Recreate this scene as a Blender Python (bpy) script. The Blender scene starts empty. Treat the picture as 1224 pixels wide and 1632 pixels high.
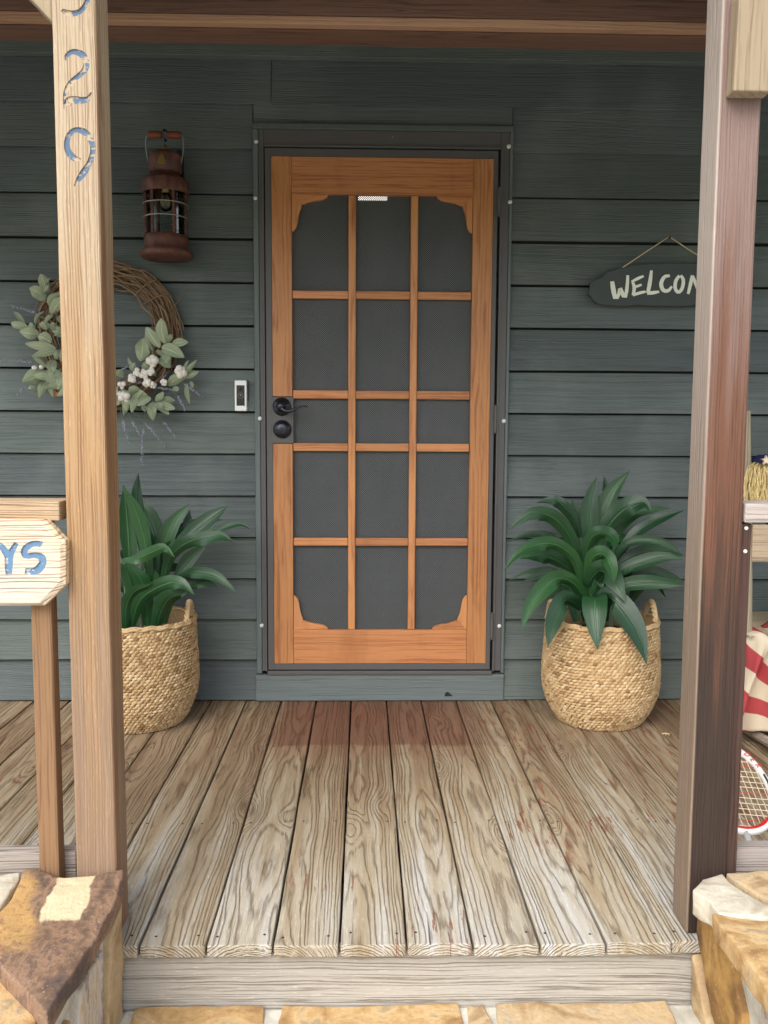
import bpy, bmesh, math, random
import numpy as np
from mathutils import Vector, Matrix
R = math.radians
scene = bpy.context.scene
col = scene.collection

# ------------------------------------------------------------------ camera
FPX, CAM = 1366.4, Vector((0.0474, -3.4536, 1.0917))
PIT, YAW, ROL = 0.0921, 0.0239, 0.0053
_r0 = Vector((math.cos(YAW), -math.sin(YAW), 0)); _f0 = Vector((math.sin(YAW), math.cos(YAW), 0)); _z = Vector((0, 0, 1))
FWD = math.cos(PIT) * _f0 - math.sin(PIT) * _z
_u = math.sin(PIT) * _f0 + math.cos(PIT) * _z
RGT = math.cos(ROL) * _r0 + math.sin(ROL) * _u
UPV = math.cos(ROL) * _u - math.sin(ROL) * _r0
cd = bpy.data.cameras.new('camera'); cam = bpy.data.objects.new('camera', cd); col.objects.link(cam)
cd.sensor_fit = 'VERTICAL'; cd.sensor_height = 24; cd.lens = 24 * FPX / 1632; cd.clip_start = 0.05; cd.clip_end = 2000
m = Matrix((RGT, UPV, -FWD)).transposed().to_4x4(); m.translation = CAM; cam.matrix_world = m
scene.camera = cam

# ------------------------------------------------------------------ light
SUN_EL, SUN_AZ = R(47), R(-155)          # azimuth of the sun measured from +Y towards +X (behind the viewer, a little to the left)
w = bpy.data.worlds.new('World'); scene.world = w; w.use_nodes = True
nt = w.node_tree; bg = nt.nodes['Background']
sky = nt.nodes.new('ShaderNodeTexSky'); sky.sky_type = 'NISHITA'; sky.sun_disc = False
sky.sun_elevation = SUN_EL; sky.sun_rotation = SUN_AZ; sky.dust_density = 4.0; sky.air_density = 1.0; sky.ozone_density = 1.0
hs = nt.nodes.new('ShaderNodeHueSaturation'); hs.inputs['Saturation'].default_value = 0.52
nt.links.new(sky.outputs[0], hs.inputs['Color']); nt.links.new(hs.outputs[0], bg.inputs[0]); bg.inputs[1].default_value = 0.15
sd = bpy.data.lights.new('sun', 'SUN'); sd.energy = 1.15; sd.angle = R(60); sd.color = (1.0, 0.98, 0.95)
sun = bpy.data.objects.new('sun', sd); col.objects.link(sun)
sdir = Vector((math.sin(SUN_AZ) * math.cos(SUN_EL), math.cos(SUN_AZ) * math.cos(SUN_EL), math.sin(SUN_EL)))
sun.rotation_euler = sdir.to_track_quat('Z', 'Y').to_euler(); sun.location = sdir * 20
scene.view_settings.view_transform = 'Standard'; scene.view_settings.look = 'None'
scene.view_settings.gamma = 1; scene.view_settings.use_curve_mapping = False
scene.view_settings.exposure = 0.75
scene.render.engine = 'CYCLES'
scene.cycles.max_bounces = 5; scene.cycles.diffuse_bounces = 4; scene.cycles.glossy_bounces = 3; scene.cycles.transparent_max_bounces = 8
scene.cycles.use_adaptive_sampling = True; scene.cycles.adaptive_threshold = 0.02

# ------------------------------------------------------------------ pixel helpers (photo pixels, 1224 x 1632)
def ray(u, v): return FWD * FPX + RGT * (u - 612) - UPV * (v - 816)
def aty(u, v, y):
    d = ray(u, v); return CAM + d * ((y - CAM.y) / d.y)
def atz(u, v, z):
    d = ray(u, v); return CAM + d * ((z - CAM.z) / d.z)
def atx(u, v, x):
    d = ray(u, v); return CAM + d * ((x - CAM.x) / d.x)
def ppm(p): return FPX / ((p - CAM).dot(FWD))          # pixels per metre at a point

# ------------------------------------------------------------------ materials
def srgb(r, g, b):
    f = lambda c: c / 12.92 if c <= 0.04045 else ((c + 0.055) / 1.055) ** 2.4
    return (f(r / 255), f(g / 255), f(b / 255), 1)
class G:
    """small node-graph helper"""
    def __init__(s, name):
        s.m = bpy.data.materials.new(name); s.m.use_nodes = True; s.t = s.m.node_tree
        s.b = s.t.nodes['Principled BSDF']; s.out = s.t.nodes['Material Output']
    def n(s, kind, **kw):
        x = s.t.nodes.new('ShaderNode' + kind)
        for k, v in kw.items(): setattr(x, k, v)
        return x
    def put(s, sock, v):
        if hasattr(v, 'is_output') or isinstance(v, bpy.types.NodeSocket): s.t.links.new(v, sock)
        elif v is not None: sock.default_value = v
    def math(s, op, a, b=None, c=None, clamp=False):
        x = s.n('Math', operation=op, use_clamp=clamp); s.put(x.inputs[0], a); s.put(x.inputs[1], b)
        if c is not None: s.put(x.inputs[2], c)
        return x.outputs[0]
    def comb(s, x, y, z):
        c = s.n('CombineXYZ'); s.put(c.inputs[0], x); s.put(c.inputs[1], y); s.put(c.inputs[2], z); return c.outputs[0]
    def sep(s, v):
        c = s.n('SeparateXYZ'); s.put(c.inputs[0], v); return c.outputs
    def noise(s, vec, scale=1.0, detail=2.0, rough=0.5):
        x = s.n('TexNoise'); s.put(x.inputs['Vector'], vec); x.inputs['Scale'].default_value = scale
        x.inputs['Detail'].default_value = detail; x.inputs['Roughness'].default_value = rough; return x.outputs[0]
    def voro(s, vec, scale=1.0, feature='F1', rnd=1.0):
        x = s.n('TexVoronoi', feature=feature); s.put(x.inputs['Vector'], vec); x.inputs['Scale'].default_value = scale
        x.inputs['Randomness'].default_value = rnd; return x
    def ramp(s, f, stops):
        x = s.n('ValToRGB'); s.put(x.inputs[0], f); e = x.color_ramp.elements
        while len(e) < len(stops): e.new(0.5)
        for el, (p, c) in zip(e, stops):
            el.position = p; el.color = c if hasattr(c, '__len__') else (c, c, c, 1)
        return x.outputs[0]
    def mix(s, f, a, b, blend='MIX'):
        x = s.n('Mix', data_type='RGBA', blend_type=blend); s.put(x.inputs[0], f); s.put(x.inputs[6], a); s.put(x.inputs[7], b); return x.outputs[2]
    def step(s, x, a, b):
        r = s.n('MapRange', interpolation_type='SMOOTHSTEP'); s.put(r.inputs[0], x); s.put(r.inputs[1], a); s.put(r.inputs[2], b); return r.outputs[0]
    def bump(s, h, dist, strength=1.0, prev=None):
        x = s.n('Bump'); s.put(x.inputs['Height'], h); x.inputs['Distance'].default_value = dist; x.inputs['Strength'].default_value = strength
        if prev is not None: s.put(x.inputs['Normal'], prev)
        return x.outputs[0]
    def obj(s): return s.n('TexCoord').outputs['Object']
    def pos(s): return s.n('NewGeometry').outputs['Position']
    def rnd(s): return s.n('ObjectInfo').outputs['Random']
    def fin(s, color=None, rough=None, normal=None, spec=None, metal=None):
        if color is not None: s.put(s.b.inputs['Base Color'], color)
        if rough is not None: s.put(s.b.inputs['Roughness'], rough)
        if normal is not None: s.put(s.b.inputs['Normal'], normal)
        if spec is not None: s.put(s.b.inputs['Specular IOR Level'], spec)
        if metal is not None: s.put(s.b.inputs['Metallic'], metal)
        return s.m

def wood(name, light, dark, axis='x', ring=0.006, wob=0.03, pith=(0.05, 0.04), loops=0.05, knots=0.5, bump=0.0015,
         rough=0.8, grey=None, greyamt=0.0, fibre=0.25, spec=0.25, knotcol=None, extra=None, contrast=1.0, sharp=0.55, knotscale=1.0, brk=(0.28, 0.62), tint=0.3, checks=0.0):
    """sawn timber: growth rings about a wandering pith, cut by the board's faces; object space, every board different"""
    g = G(name); o = g.sep(g.obj()); rn = g.rnd()
    ax = 'xyz'.index(axis); a_, b_ = [i for i in range(3) if i != ax]
    L, A, B = o[ax], o[a_], o[b_]
    r1 = g.math('MULTIPLY', rn, 61.7); r2 = g.math('FRACT', g.math('MULTIPLY', rn, 17.31)); r3 = g.math('FRACT', g.math('MULTIPLY', rn, 91.7))
    Lr = g.math('ADD', L, r1)
    n1 = g.math('SUBTRACT', g.noise(g.comb(g.math('MULTIPLY', Lr, 1.6), g.math('MULTIPLY', A, 3.0), r1), 1.0, 2.0), 0.5)
    n2 = g.math('SUBTRACT', g.noise(g.comb(g.math('MULTIPLY', Lr, 1.1), g.math('ADD', r1, 9.0), B), 1.0, 1.5), 0.5)
    a0 = g.math('MULTIPLY_ADD', r2, pith[0] * 2, -pith[0]); b0 = g.math('MULTIPLY_ADD', r3, pith[1], 0.4 * pith[1])
    da = g.math('ADD', g.math('SUBTRACT', A, a0), g.math('MULTIPLY', n1, wob))
    db = g.math('ADD', g.math('ADD', B, b0), g.math('MULTIPLY', n2, loops))
    rad = g.math('SQRT', g.math('ADD', g.math('MULTIPLY', da, da), g.math('MULTIPLY', db, db)))
    # knots push the rings aside
    kv = g.voro(g.comb(g.math('MULTIPLY', Lr, 1.9 * knotscale), g.math('MULTIPLY', A, 5.5 * knotscale), g.math('MULTIPLY', rn, 33.0)), 1.0).outputs['Distance']
    kin = g.math('POWER', 2.718, g.math('MULTIPLY', g.math('MULTIPLY', kv, kv), -38.0))
    rad = g.math('ADD', rad, g.math('MULTIPLY', kin, 0.035 * knots))
    fine = g.noise(g.comb(g.math('MULTIPLY', Lr, 7.0), g.math('MULTIPLY', A, 60.0), g.math('MULTIPLY', B, 60.0)), 1.0, 3.0)
    seas = g.noise(g.comb(g.math('MULTIPLY', rad, 55.0), r1, 0.0), 1.0, 2.0)          # good and lean years
    ph = g.math('ADD', g.math('ADD', g.math('DIVIDE', rad, ring), g.math('MULTIPLY', seas, 3.2)), g.math('MULTIPLY', fine, 1.3))
    fr = g.math('FRACT', ph)
    late = g.ramp(fr, [(0.0, 0.45), (0.16, 0.08), (sharp, 0.14), (0.86, 1.0), (1.0, 0.45)])
    bk_ = g.noise(g.comb(g.math('MULTIPLY', Lr, 3.0), g.math('MULTIPLY', A, 75.0), g.math('MULTIPLY', B, 75.0)), 1.0, 4.0, 0.6)
    late = g.math('MULTIPLY', late, g.step(bk_, brk[0], brk[1]))
    fib = g.noise(g.comb(g.math('MULTIPLY', Lr, 9.0), g.math('MULTIPLY', A, 420.0), g.math('MULTIPLY', B, 420.0)), 1.0, 3.0, 0.6)
    big = g.noise(g.comb(g.math('MULTIPLY', Lr, 2.4), g.math('MULTIPLY', A, 14.0), g.math('ADD', B, r1)), 1.0, 3.0)
    lat2 = g.math('MULTIPLY', late, g.math('MULTIPLY_ADD', big, 1.2 * contrast, 0.35 * contrast), clamp=True)
    c = g.mix(lat2, light, dark)
    c = g.mix(g.math('MULTIPLY', g.math('SUBTRACT', fib, 0.5), fibre * 2, clamp=True), c, (dark[0] * .6, dark[1] * .6, dark[2] * .6, 1))
    tone = g.math('MULTIPLY_ADD', r2, tint, 1 - tint / 2)
    c = g.mix(1.0, c, g.comb(tone, tone, g.math('MULTIPLY_ADD', r3, 0.12, g.math('SUBTRACT', tone, 0.06))), 'MULTIPLY')
    if grey is not None:
        gm = g.step(g.math('ADD', big, g.math('MULTIPLY', g.math('SUBTRACT', fib, 0.5), 0.5)), 0.62 - 0.5 * greyamt, 0.85 - 0.5 * greyamt)
        c = g.mix(g.math('MULTIPLY', gm, 0.8), c, g.mix(late, grey, tuple(x * .45 for x in grey[:3]) + (1,)))
    if knots > 0:
        kc = knotcol or tuple(x * .45 for x in dark[:3]) + (1,)
        kk = g.math('SUBTRACT', 1.0, g.step(kv, 0.02, 0.085))
        c = g.mix(g.math('MULTIPLY', kk, min(1.0, 0.75 * knots)), c, kc)
    if checks:
        ck = g.noise(g.comb(g.math('MULTIPLY', Lr, 1.7), g.math('MULTIPLY', A, 210.0), g.math('MULTIPLY', B, 210.0)), 1.0, 2.0, 0.5)
        ckm = g.math('MULTIPLY', g.step(ck, 0.70, 0.74), g.step(big, 0.42, 0.6))
        fl = g.noise(g.comb(g.math('MULTIPLY', Lr, 38.0), g.math('MULTIPLY', A, 330.0), g.math('MULTIPLY', B, 330.0)), 1.0, 2.0, 0.6)
        flm = g.math('MULTIPLY', g.step(fl, 0.60, 0.70), checks)
    if extra: c = extra(g, c, dict(L=L, A=A, B=B, Lr=Lr, rn=rn, late=late, fib=fib, big=big, fine=fine, brk=bk_, r2=r2, kv=kv))
    if checks:
        c = g.mix(g.math('MULTIPLY', flm, 0.55), c, g.mix(1.0, c, (1.5, 1.5, 1.5, 1), 'MULTIPLY'))
        c = g.mix(g.math('MULTIPLY', ckm, 0.8 * checks), c, (dark[0] * .22, dark[1] * .22, dark[2] * .22, 1))
    h = g.math('SUBTRACT', g.math('MULTIPLY', fib, 0.5), late)
    h = g.math('ADD', h, g.math('MULTIPLY', fine, 0.5))
    nrm = g.bump(h, bump, 0.8)
    ro = g.math('MULTIPLY_ADD', fib, 0.2, rough - 0.1)
    return g.fin(c, ro, nrm, spec)

def plain(name, color, rough=0.6, metal=0.0, spec=0.5, vary=0.15, scale=30.0, bump=0.0):
    g = G(name); o = g.obj(); n = g.noise(o, scale, 4.0)
    f = g.math('MULTIPLY_ADD', n, vary * 2, 1 - vary)
    c = g.mix(1.0, color, g.comb(f, f, f), 'MULTIPLY')
    return g.fin(c, g.math('MULTIPLY_ADD', n, 0.2, rough - 0.1), g.bump(n, bump, 0.6) if bump else None, spec, metal)

def deck_extra(g, c, d):
    p = g.sep(g.pos()); x, y = p[0], p[1]
    j = g.noise(g.pos(), 9.0, 4.0)
    jit = g.math('MULTIPLY', g.math('SUBTRACT', j, 0.5), 0.35)
    # greyed, sun- and rain-bleached towards the open edge of the porch; brown where the roof keeps it dry
    front = g.math('SUBTRACT', 1.0, g.step(g.math('ADD', y, jit), -1.75, -0.55))
    st = g.noise(g.comb(g.math('MULTIPLY', d['Lr'], 1.3), g.math('MULTIPLY', d['A'], 24.0), 0.0), 1.0, 4.0, 0.6)
    f = g.math('ADD', g.math('MULTIPLY_ADD', st, 0.95, -0.16), g.math('ADD', g.math('MULTIPLY', front, 0.34), g.math('MULTIPLY', g.math('SUBTRACT', d['r2'], 0.5), 0.16)))
    c = g.ramp(f, [(0.16, srgb(132, 108, 84)), (0.34, srgb(160, 140, 112)), (0.48, srgb(176, 161, 135)), (0.64, srgb(190, 181, 163)), (0.85, srgb(206, 205, 201))])
    ln = g.math('MULTIPLY', d['late'], g.math('MULTIPLY_ADD', d['big'], 0.8, 0.5), clamp=True)
    c = g.mix(g.math('MULTIPLY', ln, 0.85), c, g.mix(1.0, c, (0.36, 0.31, 0.26, 1), 'MULTIPLY'))
    c = g.mix(g.math('MULTIPLY', g.step(d['fib'], 0.52, 0.75), 0.35), c, g.mix(1.0, c, (0.6, 0.56, 0.52, 1), 'MULTIPLY'))
    kk = g.math('SUBTRACT', 1.0, g.step(d['kv'], 0.02, 0.09)); c = g.mix(g.math('MULTIPLY', kk, 0.55), c, srgb(112, 86, 64))
    # old red-brown stain left where a mat lay before the door
    jx = g.math('MULTIPLY', g.math('SUBTRACT', g.noise(g.pos(), 14.0, 3.0), 0.5), 0.05)
    yy = g.math('ADD', y, jx); xx = g.math('ADD', x, g.math('MULTIPLY', jx, 2.0))
    my = g.step(yy, -0.555, -0.52); mx = g.math('MULTIPLY', g.step(xx, -0.33, -0.22), g.math('SUBTRACT', 1.0, g.step(xx, 0.34, 0.62)))
    mat_ = g.math('MULTIPLY', g.math('MULTIPLY', my, mx), g.math('MULTIPLY_ADD', d['fib'], -0.6, 1.15), clamp=True)
    c = g.mix(g.math('MULTIPLY', mat_, 0.92), c, g.mix(ln, g.mix(d['brk'], srgb(128, 92, 76), srgb(98, 66, 56)), srgb(72, 48, 42)))
    my2 = g.math('MULTIPLY', g.step(yy, -0.68, -0.62), mx)
    c = g.mix(g.math('MULTIPLY', my2, 0.30), c, srgb(140, 98, 72))
    # flakes of the old red stain
    rm = g.noise(g.comb(g.math('MULTIPLY', d['A'], 55.0), g.math('MULTIPLY', d['Lr'], 7.0), 0.0), 1.0, 4.0, 0.65)
    rz = g.noise(g.pos(), 2.3, 2.0)
    rf = g.math('MULTIPLY', g.step(rm, 0.555, 0.615), g.step(g.math('ADD', rz, g.math('MULTIPLY', g.step(x, 0.35, 0.65), 0.09)), 0.54, 0.66))
    c = g.mix(g.math('MULTIPLY', rf, 0.8), c, srgb(134, 82, 60))
    return c
M = {}
M['deck'] = wood('weathered_deck_wood', srgb(190, 166, 134), srgb(112, 84, 60), 'y', ring=0.0062, wob=0.024, pith=(0.06, 0.10), loops=0.06, knots=0.9,
                 bump=0.0045, rough=0.82, fibre=0.5, extra=deck_extra, contrast=1.0, brk=(0.25, 0.55), sharp=0.66, checks=1.0)
M['rim'] = wood('grey_rim_wood', srgb(190, 186, 178), srgb(128, 120, 110), 'x', ring=0.009, wob=0.03, pith=(0.02, 0.1), loops=0.04, knots=0.5, bump=0.0015, fibre=0.3, checks=1.0)
def light_post(g, c, d):
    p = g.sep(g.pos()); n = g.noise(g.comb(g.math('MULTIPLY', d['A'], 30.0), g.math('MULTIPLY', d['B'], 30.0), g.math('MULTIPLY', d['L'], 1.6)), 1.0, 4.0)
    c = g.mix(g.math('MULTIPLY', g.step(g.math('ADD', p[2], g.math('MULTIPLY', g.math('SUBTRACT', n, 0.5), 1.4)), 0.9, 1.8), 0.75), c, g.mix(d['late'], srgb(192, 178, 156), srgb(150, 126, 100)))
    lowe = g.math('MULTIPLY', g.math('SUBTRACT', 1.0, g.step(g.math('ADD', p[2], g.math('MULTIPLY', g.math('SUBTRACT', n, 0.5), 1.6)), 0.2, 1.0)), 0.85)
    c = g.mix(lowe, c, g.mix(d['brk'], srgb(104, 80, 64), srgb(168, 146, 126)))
    side = g.math('MULTIPLY', g.step(p[0], XL + PW - 0.004, XL + PW - 0.001), g.step(n, 0.3, 0.7))
    return g.mix(g.math('MULTIPLY', side, 0.8), c, g.mix(d['fib'], srgb(150, 106, 70), srgb(116, 78, 52)))
XL, XR, PW = -0.5655, 0.757, 0.086
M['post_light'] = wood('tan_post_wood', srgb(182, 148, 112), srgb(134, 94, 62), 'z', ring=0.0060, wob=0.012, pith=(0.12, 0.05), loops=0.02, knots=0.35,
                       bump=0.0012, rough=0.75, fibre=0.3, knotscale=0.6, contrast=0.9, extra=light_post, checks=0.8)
def dark_post(g, c, d):
    p = g.sep(g.pos()); n = g.noise(g.comb(g.math('MULTIPLY', d['A'], 40.0), g.math('MULTIPLY', d['B'], 40.0), g.math('MULTIPLY', d['L'], 2.0)), 1.0, 3.0)
    zz = g.math('ADD', p[2], g.math('MULTIPLY', g.math('SUBTRACT', n, 0.5), 1.1))
    c = g.mix(g.math('SUBTRACT', 1.0, g.step(zz, 0.45, 1.0)), c, g.mix(d['fib'], srgb(46, 38, 35), srgb(70, 56, 48)))        # old dark stain, thicker low down
    c = g.mix(g.math('MULTIPLY', g.step(zz, 0.95, 1.7), 0.75), c, g.mix(d['fib'], srgb(160, 142, 136), srgb(122, 100, 94)))   # bare and bleached higher up
    side = g.math('SUBTRACT', 1.0, g.step(p[0], 0.7585, 0.7625))                                                               # inner face never stained
    return g.mix(side, c, g.mix(g.step(p[2], 0.5, 1.7), g.mix(d['fib'], srgb(160, 142, 124), srgb(112, 94, 80)), g.mix(d['fib'], srgb(208, 198, 190), srgb(150, 134, 124))))
M['post_dark'] = wood('dark_stained_post_wood', srgb(112, 78, 62), srgb(78, 54, 44), 'z', ring=0.007, wob=0.012, pith=(0.12, 0.05), loops=0.02, knots=0.2,
                      bump=0.0012, rough=0.75, fibre=0.35, knotscale=0.6, extra=dark_post, checks=0.6)
M['rail'] = wood('railing_wood', srgb(200, 176, 146), srgb(146, 114, 84), 'x', ring=0.006, wob=0.015, pith=(0.08, 0.05), knots=0.3, bump=0.0012, fibre=0.3, checks=0.8)
M['rail_grey'] = wood('grey_railing_wood', srgb(176, 166, 158), srgb(110, 100, 96), 'x', ring=0.006, wob=0.015, pith=(0.08, 0.05), knots=0.2, bump=0.0012, fibre=0.3)
M['baluster'] = wood('baluster_wood', srgb(148, 116, 88), srgb(108, 78, 58), 'z', ring=0.006, wob=0.01, pith=(0.08, 0.05), knots=0.1, bump=0.001, fibre=0.3)
M['dark_strip'] = wood('dark_stained_board', srgb(78, 58, 50), srgb(52, 40, 36), 'z', ring=0.007, wob=0.01, pith=(0.08, 0.05), knots=0.1, bump=0.001, fibre=0.4)
M['sign'] = wood('carved_sign_wood', srgb(226, 202, 164), srgb(158, 118, 76), 'x', ring=0.0075, wob=0.02, pith=(0.02, 0.12), loops=0.03, knots=0.2, bump=0.0022,
                 fibre=0.25, grey=srgb(214, 206, 196), greyamt=0.25, contrast=1.2)
M['brace'] = wood('brace_wood', srgb(164, 148, 122), srgb(136, 118, 92), 'z', ring=0.016, wob=0.02, pith=(0.06, 0.1), knots=0.2, bump=0.001, fibre=0.2)
M['beam'] = wood('brown_beam_wood', srgb(112, 84, 72), srgb(82, 60, 52), 'x', ring=0.010, wob=0.02, pith=(0.03, 0.12), knots=0.3, bump=0.0008, fibre=0.3)
M['ledger'] = wood('pale_ledger_wood', srgb(168, 132, 104), srgb(132, 98, 76), 'x', ring=0.010, wob=0.02, pith=(0.03, 0.12), knots=0.1, bump=0.0008, fibre=0.3)
M['ceiling'] = wood('ceiling_board_wood', srgb(112, 84, 72), srgb(84, 60, 52), 'x', ring=0.010, wob=0.02, pith=(0.03, 0.12), knots=0.3, bump=0.0008, fibre=0.3)
def stain_blotch(g, c, d):
    n = g.noise(g.comb(g.math('MULTIPLY', d['L'], 5.0), g.math('MULTIPLY', d['A'], 16.0), g.math('ADD', d['Lr'], d['B'])), 1.0, 4.0, 0.6)
    c = g.mix(g.math('MULTIPLY', g.step(n, 0.5, 0.75), 0.55), c, g.mix(1.0, c, (0.66, 0.58, 0.50, 1), 'MULTIPLY'))
    return g.mix(g.math('MULTIPLY', g.math('SUBTRACT', 1.0, g.step(n, 0.25, 0.45)), 0.4), c, g.mix(1.0, c, (1.22, 1.2, 1.15, 1), 'MULTIPLY'))
M['door_v'] = wood('amber_door_wood_upright', srgb(210, 148, 96), srgb(170, 106, 64), 'z', ring=0.016, wob=0.06, pith=(0.05, 0.10), loops=0.06, knots=0.0,
                   bump=0.0004, rough=0.42, fibre=0.4, spec=0.45, contrast=1.05, sharp=0.45, extra=stain_blotch)
M['door_h'] = wood('amber_door_wood_level', srgb(206, 142, 92), srgb(170, 104, 64), 'x', ring=0.024, wob=0.06, pith=(0.04, 0.12), loops=0.08, knots=0.0,
                   bump=0.0004, rough=0.42, fibre=0.4, spec=0.45, contrast=1.05, sharp=0.45, extra=stain_blotch)
def paint_extra(g, c, d):
    n = g.noise(g.pos(), 3.1, 4.0)
    c = g.mix(g.math('MULTIPLY', g.step(n, 0.45, 0.75), 0.45), c, srgb(126, 137, 134))
    s = g.noise(g.comb(g.math('MULTIPLY', d['Lr'], 4.0), g.math('MULTIPLY', d['B'], 90.0), 0.0), 1.0, 4.0, 0.7)
    return g.mix(g.math('MULTIPLY', g.step(s, 0.6, 0.8), 0.3), c, srgb(150, 160, 156))
M['siding'] = wood('dark_green_painted_siding', srgb(98, 108, 106), srgb(87, 97, 96), 'x', ring=0.007, wob=0.03, pith=(0.03, 0.08), loops=0.06, knots=0.25,
                   bump=0.0017, rough=0.6, fibre=0.2, spec=0.35, knotcol=srgb(88, 98, 97), extra=paint_extra)
M['trim'] = wood('dark_green_painted_trim', srgb(98, 109, 108), srgb(88, 98, 98), 'z', ring=0.007, wob=0.02, pith=(0.03, 0.08), knots=0.0, bump=0.0006, rough=0.55, fibre=0.2, spec=0.4)
M['thresh'] = wood('dark_green_painted_sill', srgb(108, 119, 117), srgb(92, 102, 101), 'x', ring=0.007, wob=0.02, pith=(0.03, 0.08), knots=0.1, bump=0.0014, rough=0.6, fibre=0.35, spec=0.35)
M['steel'] = plain('bronze_powder_coated_steel', srgb(92, 91, 91), 0.5, 0.0, 0.5, 0.06, 200.0, 0.0001)
M['black'] = plain('aged_black_bronze', srgb(66, 68, 76), 0.3, 0.8, 0.5, 0.2, 60.0)
M['white_plastic'] = plain('pale_satin_plastic', srgb(246, 249, 250), 0.35, 0.0, 0.5, 0.04, 40.0)
M['black_gloss'] = plain('black_gloss_plastic', srgb(26, 26, 28), 0.15, 0.0, 0.5, 0.05, 40.0)
M['grey_line'] = plain('grey_button_ring', srgb(120, 124, 128), 0.4)
M['screw'] = plain('pale_screw_cap', srgb(226, 230, 222), 0.4, 0.0, 0.5, 0.1, 90.0)
M['zinc'] = plain('dull_zinc_wire', srgb(170, 170, 164), 0.4, 0.7, 0.5, 0.15, 60.0)
M['brass'] = plain('tarnished_brass', srgb(150, 130, 70), 0.4, 0.7, 0.5, 0.2, 60.0)
M['nail'] = plain('rusty_nail', srgb(58, 46, 40), 0.8)
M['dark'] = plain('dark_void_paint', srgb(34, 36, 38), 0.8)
M['handle_wood'] = plain('turned_red_wood', srgb(120, 62, 42), 0.5, 0.0, 0.4, 0.25, 50.0)
def rust():
    g = G('rusty_red_lantern_metal'); o = g.obj(); n = g.noise(o, 28.0, 6.0, 0.65); k = g.noise(o, 90.0, 3.0)
    c = g.ramp(n, [(0.3, srgb(64, 42, 38)), (0.5, srgb(92, 58, 50)), (0.66, srgb(116, 76, 62)), (0.76, srgb(170, 144, 128))])
    return g.fin(c, g.math('MULTIPLY_ADD', k, 0.4, 0.35), g.bump(n, 0.002, 0.6), 0.45)
M['rust'] = rust()
def glass(name, tint=(0.92, 0.96, 0.94, 1), rough=0.03):
    g = G(name); gl = g.n('BsdfGlossy'); gl.inputs['Roughness'].default_value = rough; tr = g.n('BsdfTransparent'); tr.inputs[0].default_value = tint
    fr = g.n('Fresnel'); fr.inputs[0].default_value = 1.45; mx = g.n('MixShader')
    g.t.links.new(fr.outputs[0], mx.inputs[0]); g.t.links.new(tr.outputs[0], mx.inputs[1]); g.t.links.new(gl.outputs[0], mx.inputs[2])
    g.t.links.new(mx.outputs[0], g.out.inputs[0]); return g.m
M['glass'] = glass('lantern_glass')
def screen():
    g = G('perforated_screen_sheet'); p = g.sep(g.pos()); k = 2 * math.pi / 0.0076
    h = g.math('MULTIPLY', g.math('SINE', g.math('MULTIPLY', p[0], k)), g.math('SINE', g.math('MULTIPLY', p[2], k)))
    a = g.step(h, 0.05, 0.35)
    n = g.noise(g.pos(), 5.0, 3.0)
    c = g.mix(n, srgb(82, 87, 89), srgb(98, 102, 104))
    g.put(g.b.inputs['Alpha'], g.math('SUBTRACT', 1.0, g.math('MULTIPLY', a, 0.9)))
    return g.fin(c, 0.42, g.bump(h, 0.0006, 0.5), 0.5)
M['screen'] = screen()
def leafm(name, c1, c2, rough=0.35, spec=0.5, trans=0.0):
    g = G(name); u = g.n('TexCoord').outputs['UV']; s = g.sep(u); rn = g.rnd()
    ac = g.math('ABSOLUTE', g.math('SUBTRACT', s[0], 0.5))
    rib = g.math('SUBTRACT', 1.0, g.step(ac, 0.015, 0.06))
    n = g.noise(g.comb(g.math('MULTIPLY', s[0], 26.0), g.math('MULTIPLY', s[1], 2.0), g.math('MULTIPLY', rn, 50.0)), 1.0, 2.0)
    f = g.math('ADD', g.math('MULTIPLY', n, 0.45), g.math('MULTIPLY', rn, 0.55))
    c = g.mix(f, c1, c2)
    c = g.mix(g.math('MULTIPLY', rib, g.math('MULTIPLY_ADD', rn, 0.35, 0.1)), c, tuple(min(1, x * 2.2 + .02) for x in c2[:3]) + (1,))
    h = g.math('ADD', g.math('MULTIPLY', n, 0.4), g.math('MULTIPLY', rib, -1.0))
    g.b.inputs['Transmission Weight'].default_value = 0.0
    return g.fin(c, g.math('MULTIPLY_ADD', n, 0.25, rough - 0.1), g.bump(h, 0.0022, 0.8), spec)
M['leaf'] = leafm('glossy_dark_green_leaf', srgb(16, 50, 36), srgb(48, 92, 46), 0.33, 0.55)
M['sage'] = leafm('felted_sage_leaf', srgb(128, 142, 116), srgb(168, 180, 152), 0.85, 0.2)
M['stem'] = plain('green_stem', srgb(110, 124, 98), 0.7)
M['vine'] = plain('brown_grapevine', srgb(136, 112, 88), 0.8, 0.0, 0.25, 0.45, 40.0, 0.001)
M['cotton'] = plain('white_cotton_fluff', srgb(226, 222, 214), 0.95, 0.0, 0.1, 0.12, 90.0, 0.002)
M['lavender'] = plain('dusty_lavender', srgb(150, 152, 170), 0.9, 0.0, 0.1, 0.3, 120.0)
M['bark'] = plain('brown_boll_husk', srgb(112, 82, 60), 0.8)
M['tagwood'] = plain('orange_brown_wood_tag', srgb(164, 112, 70), 0.6, 0.0, 0.3, 0.2, 20.0)
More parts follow.
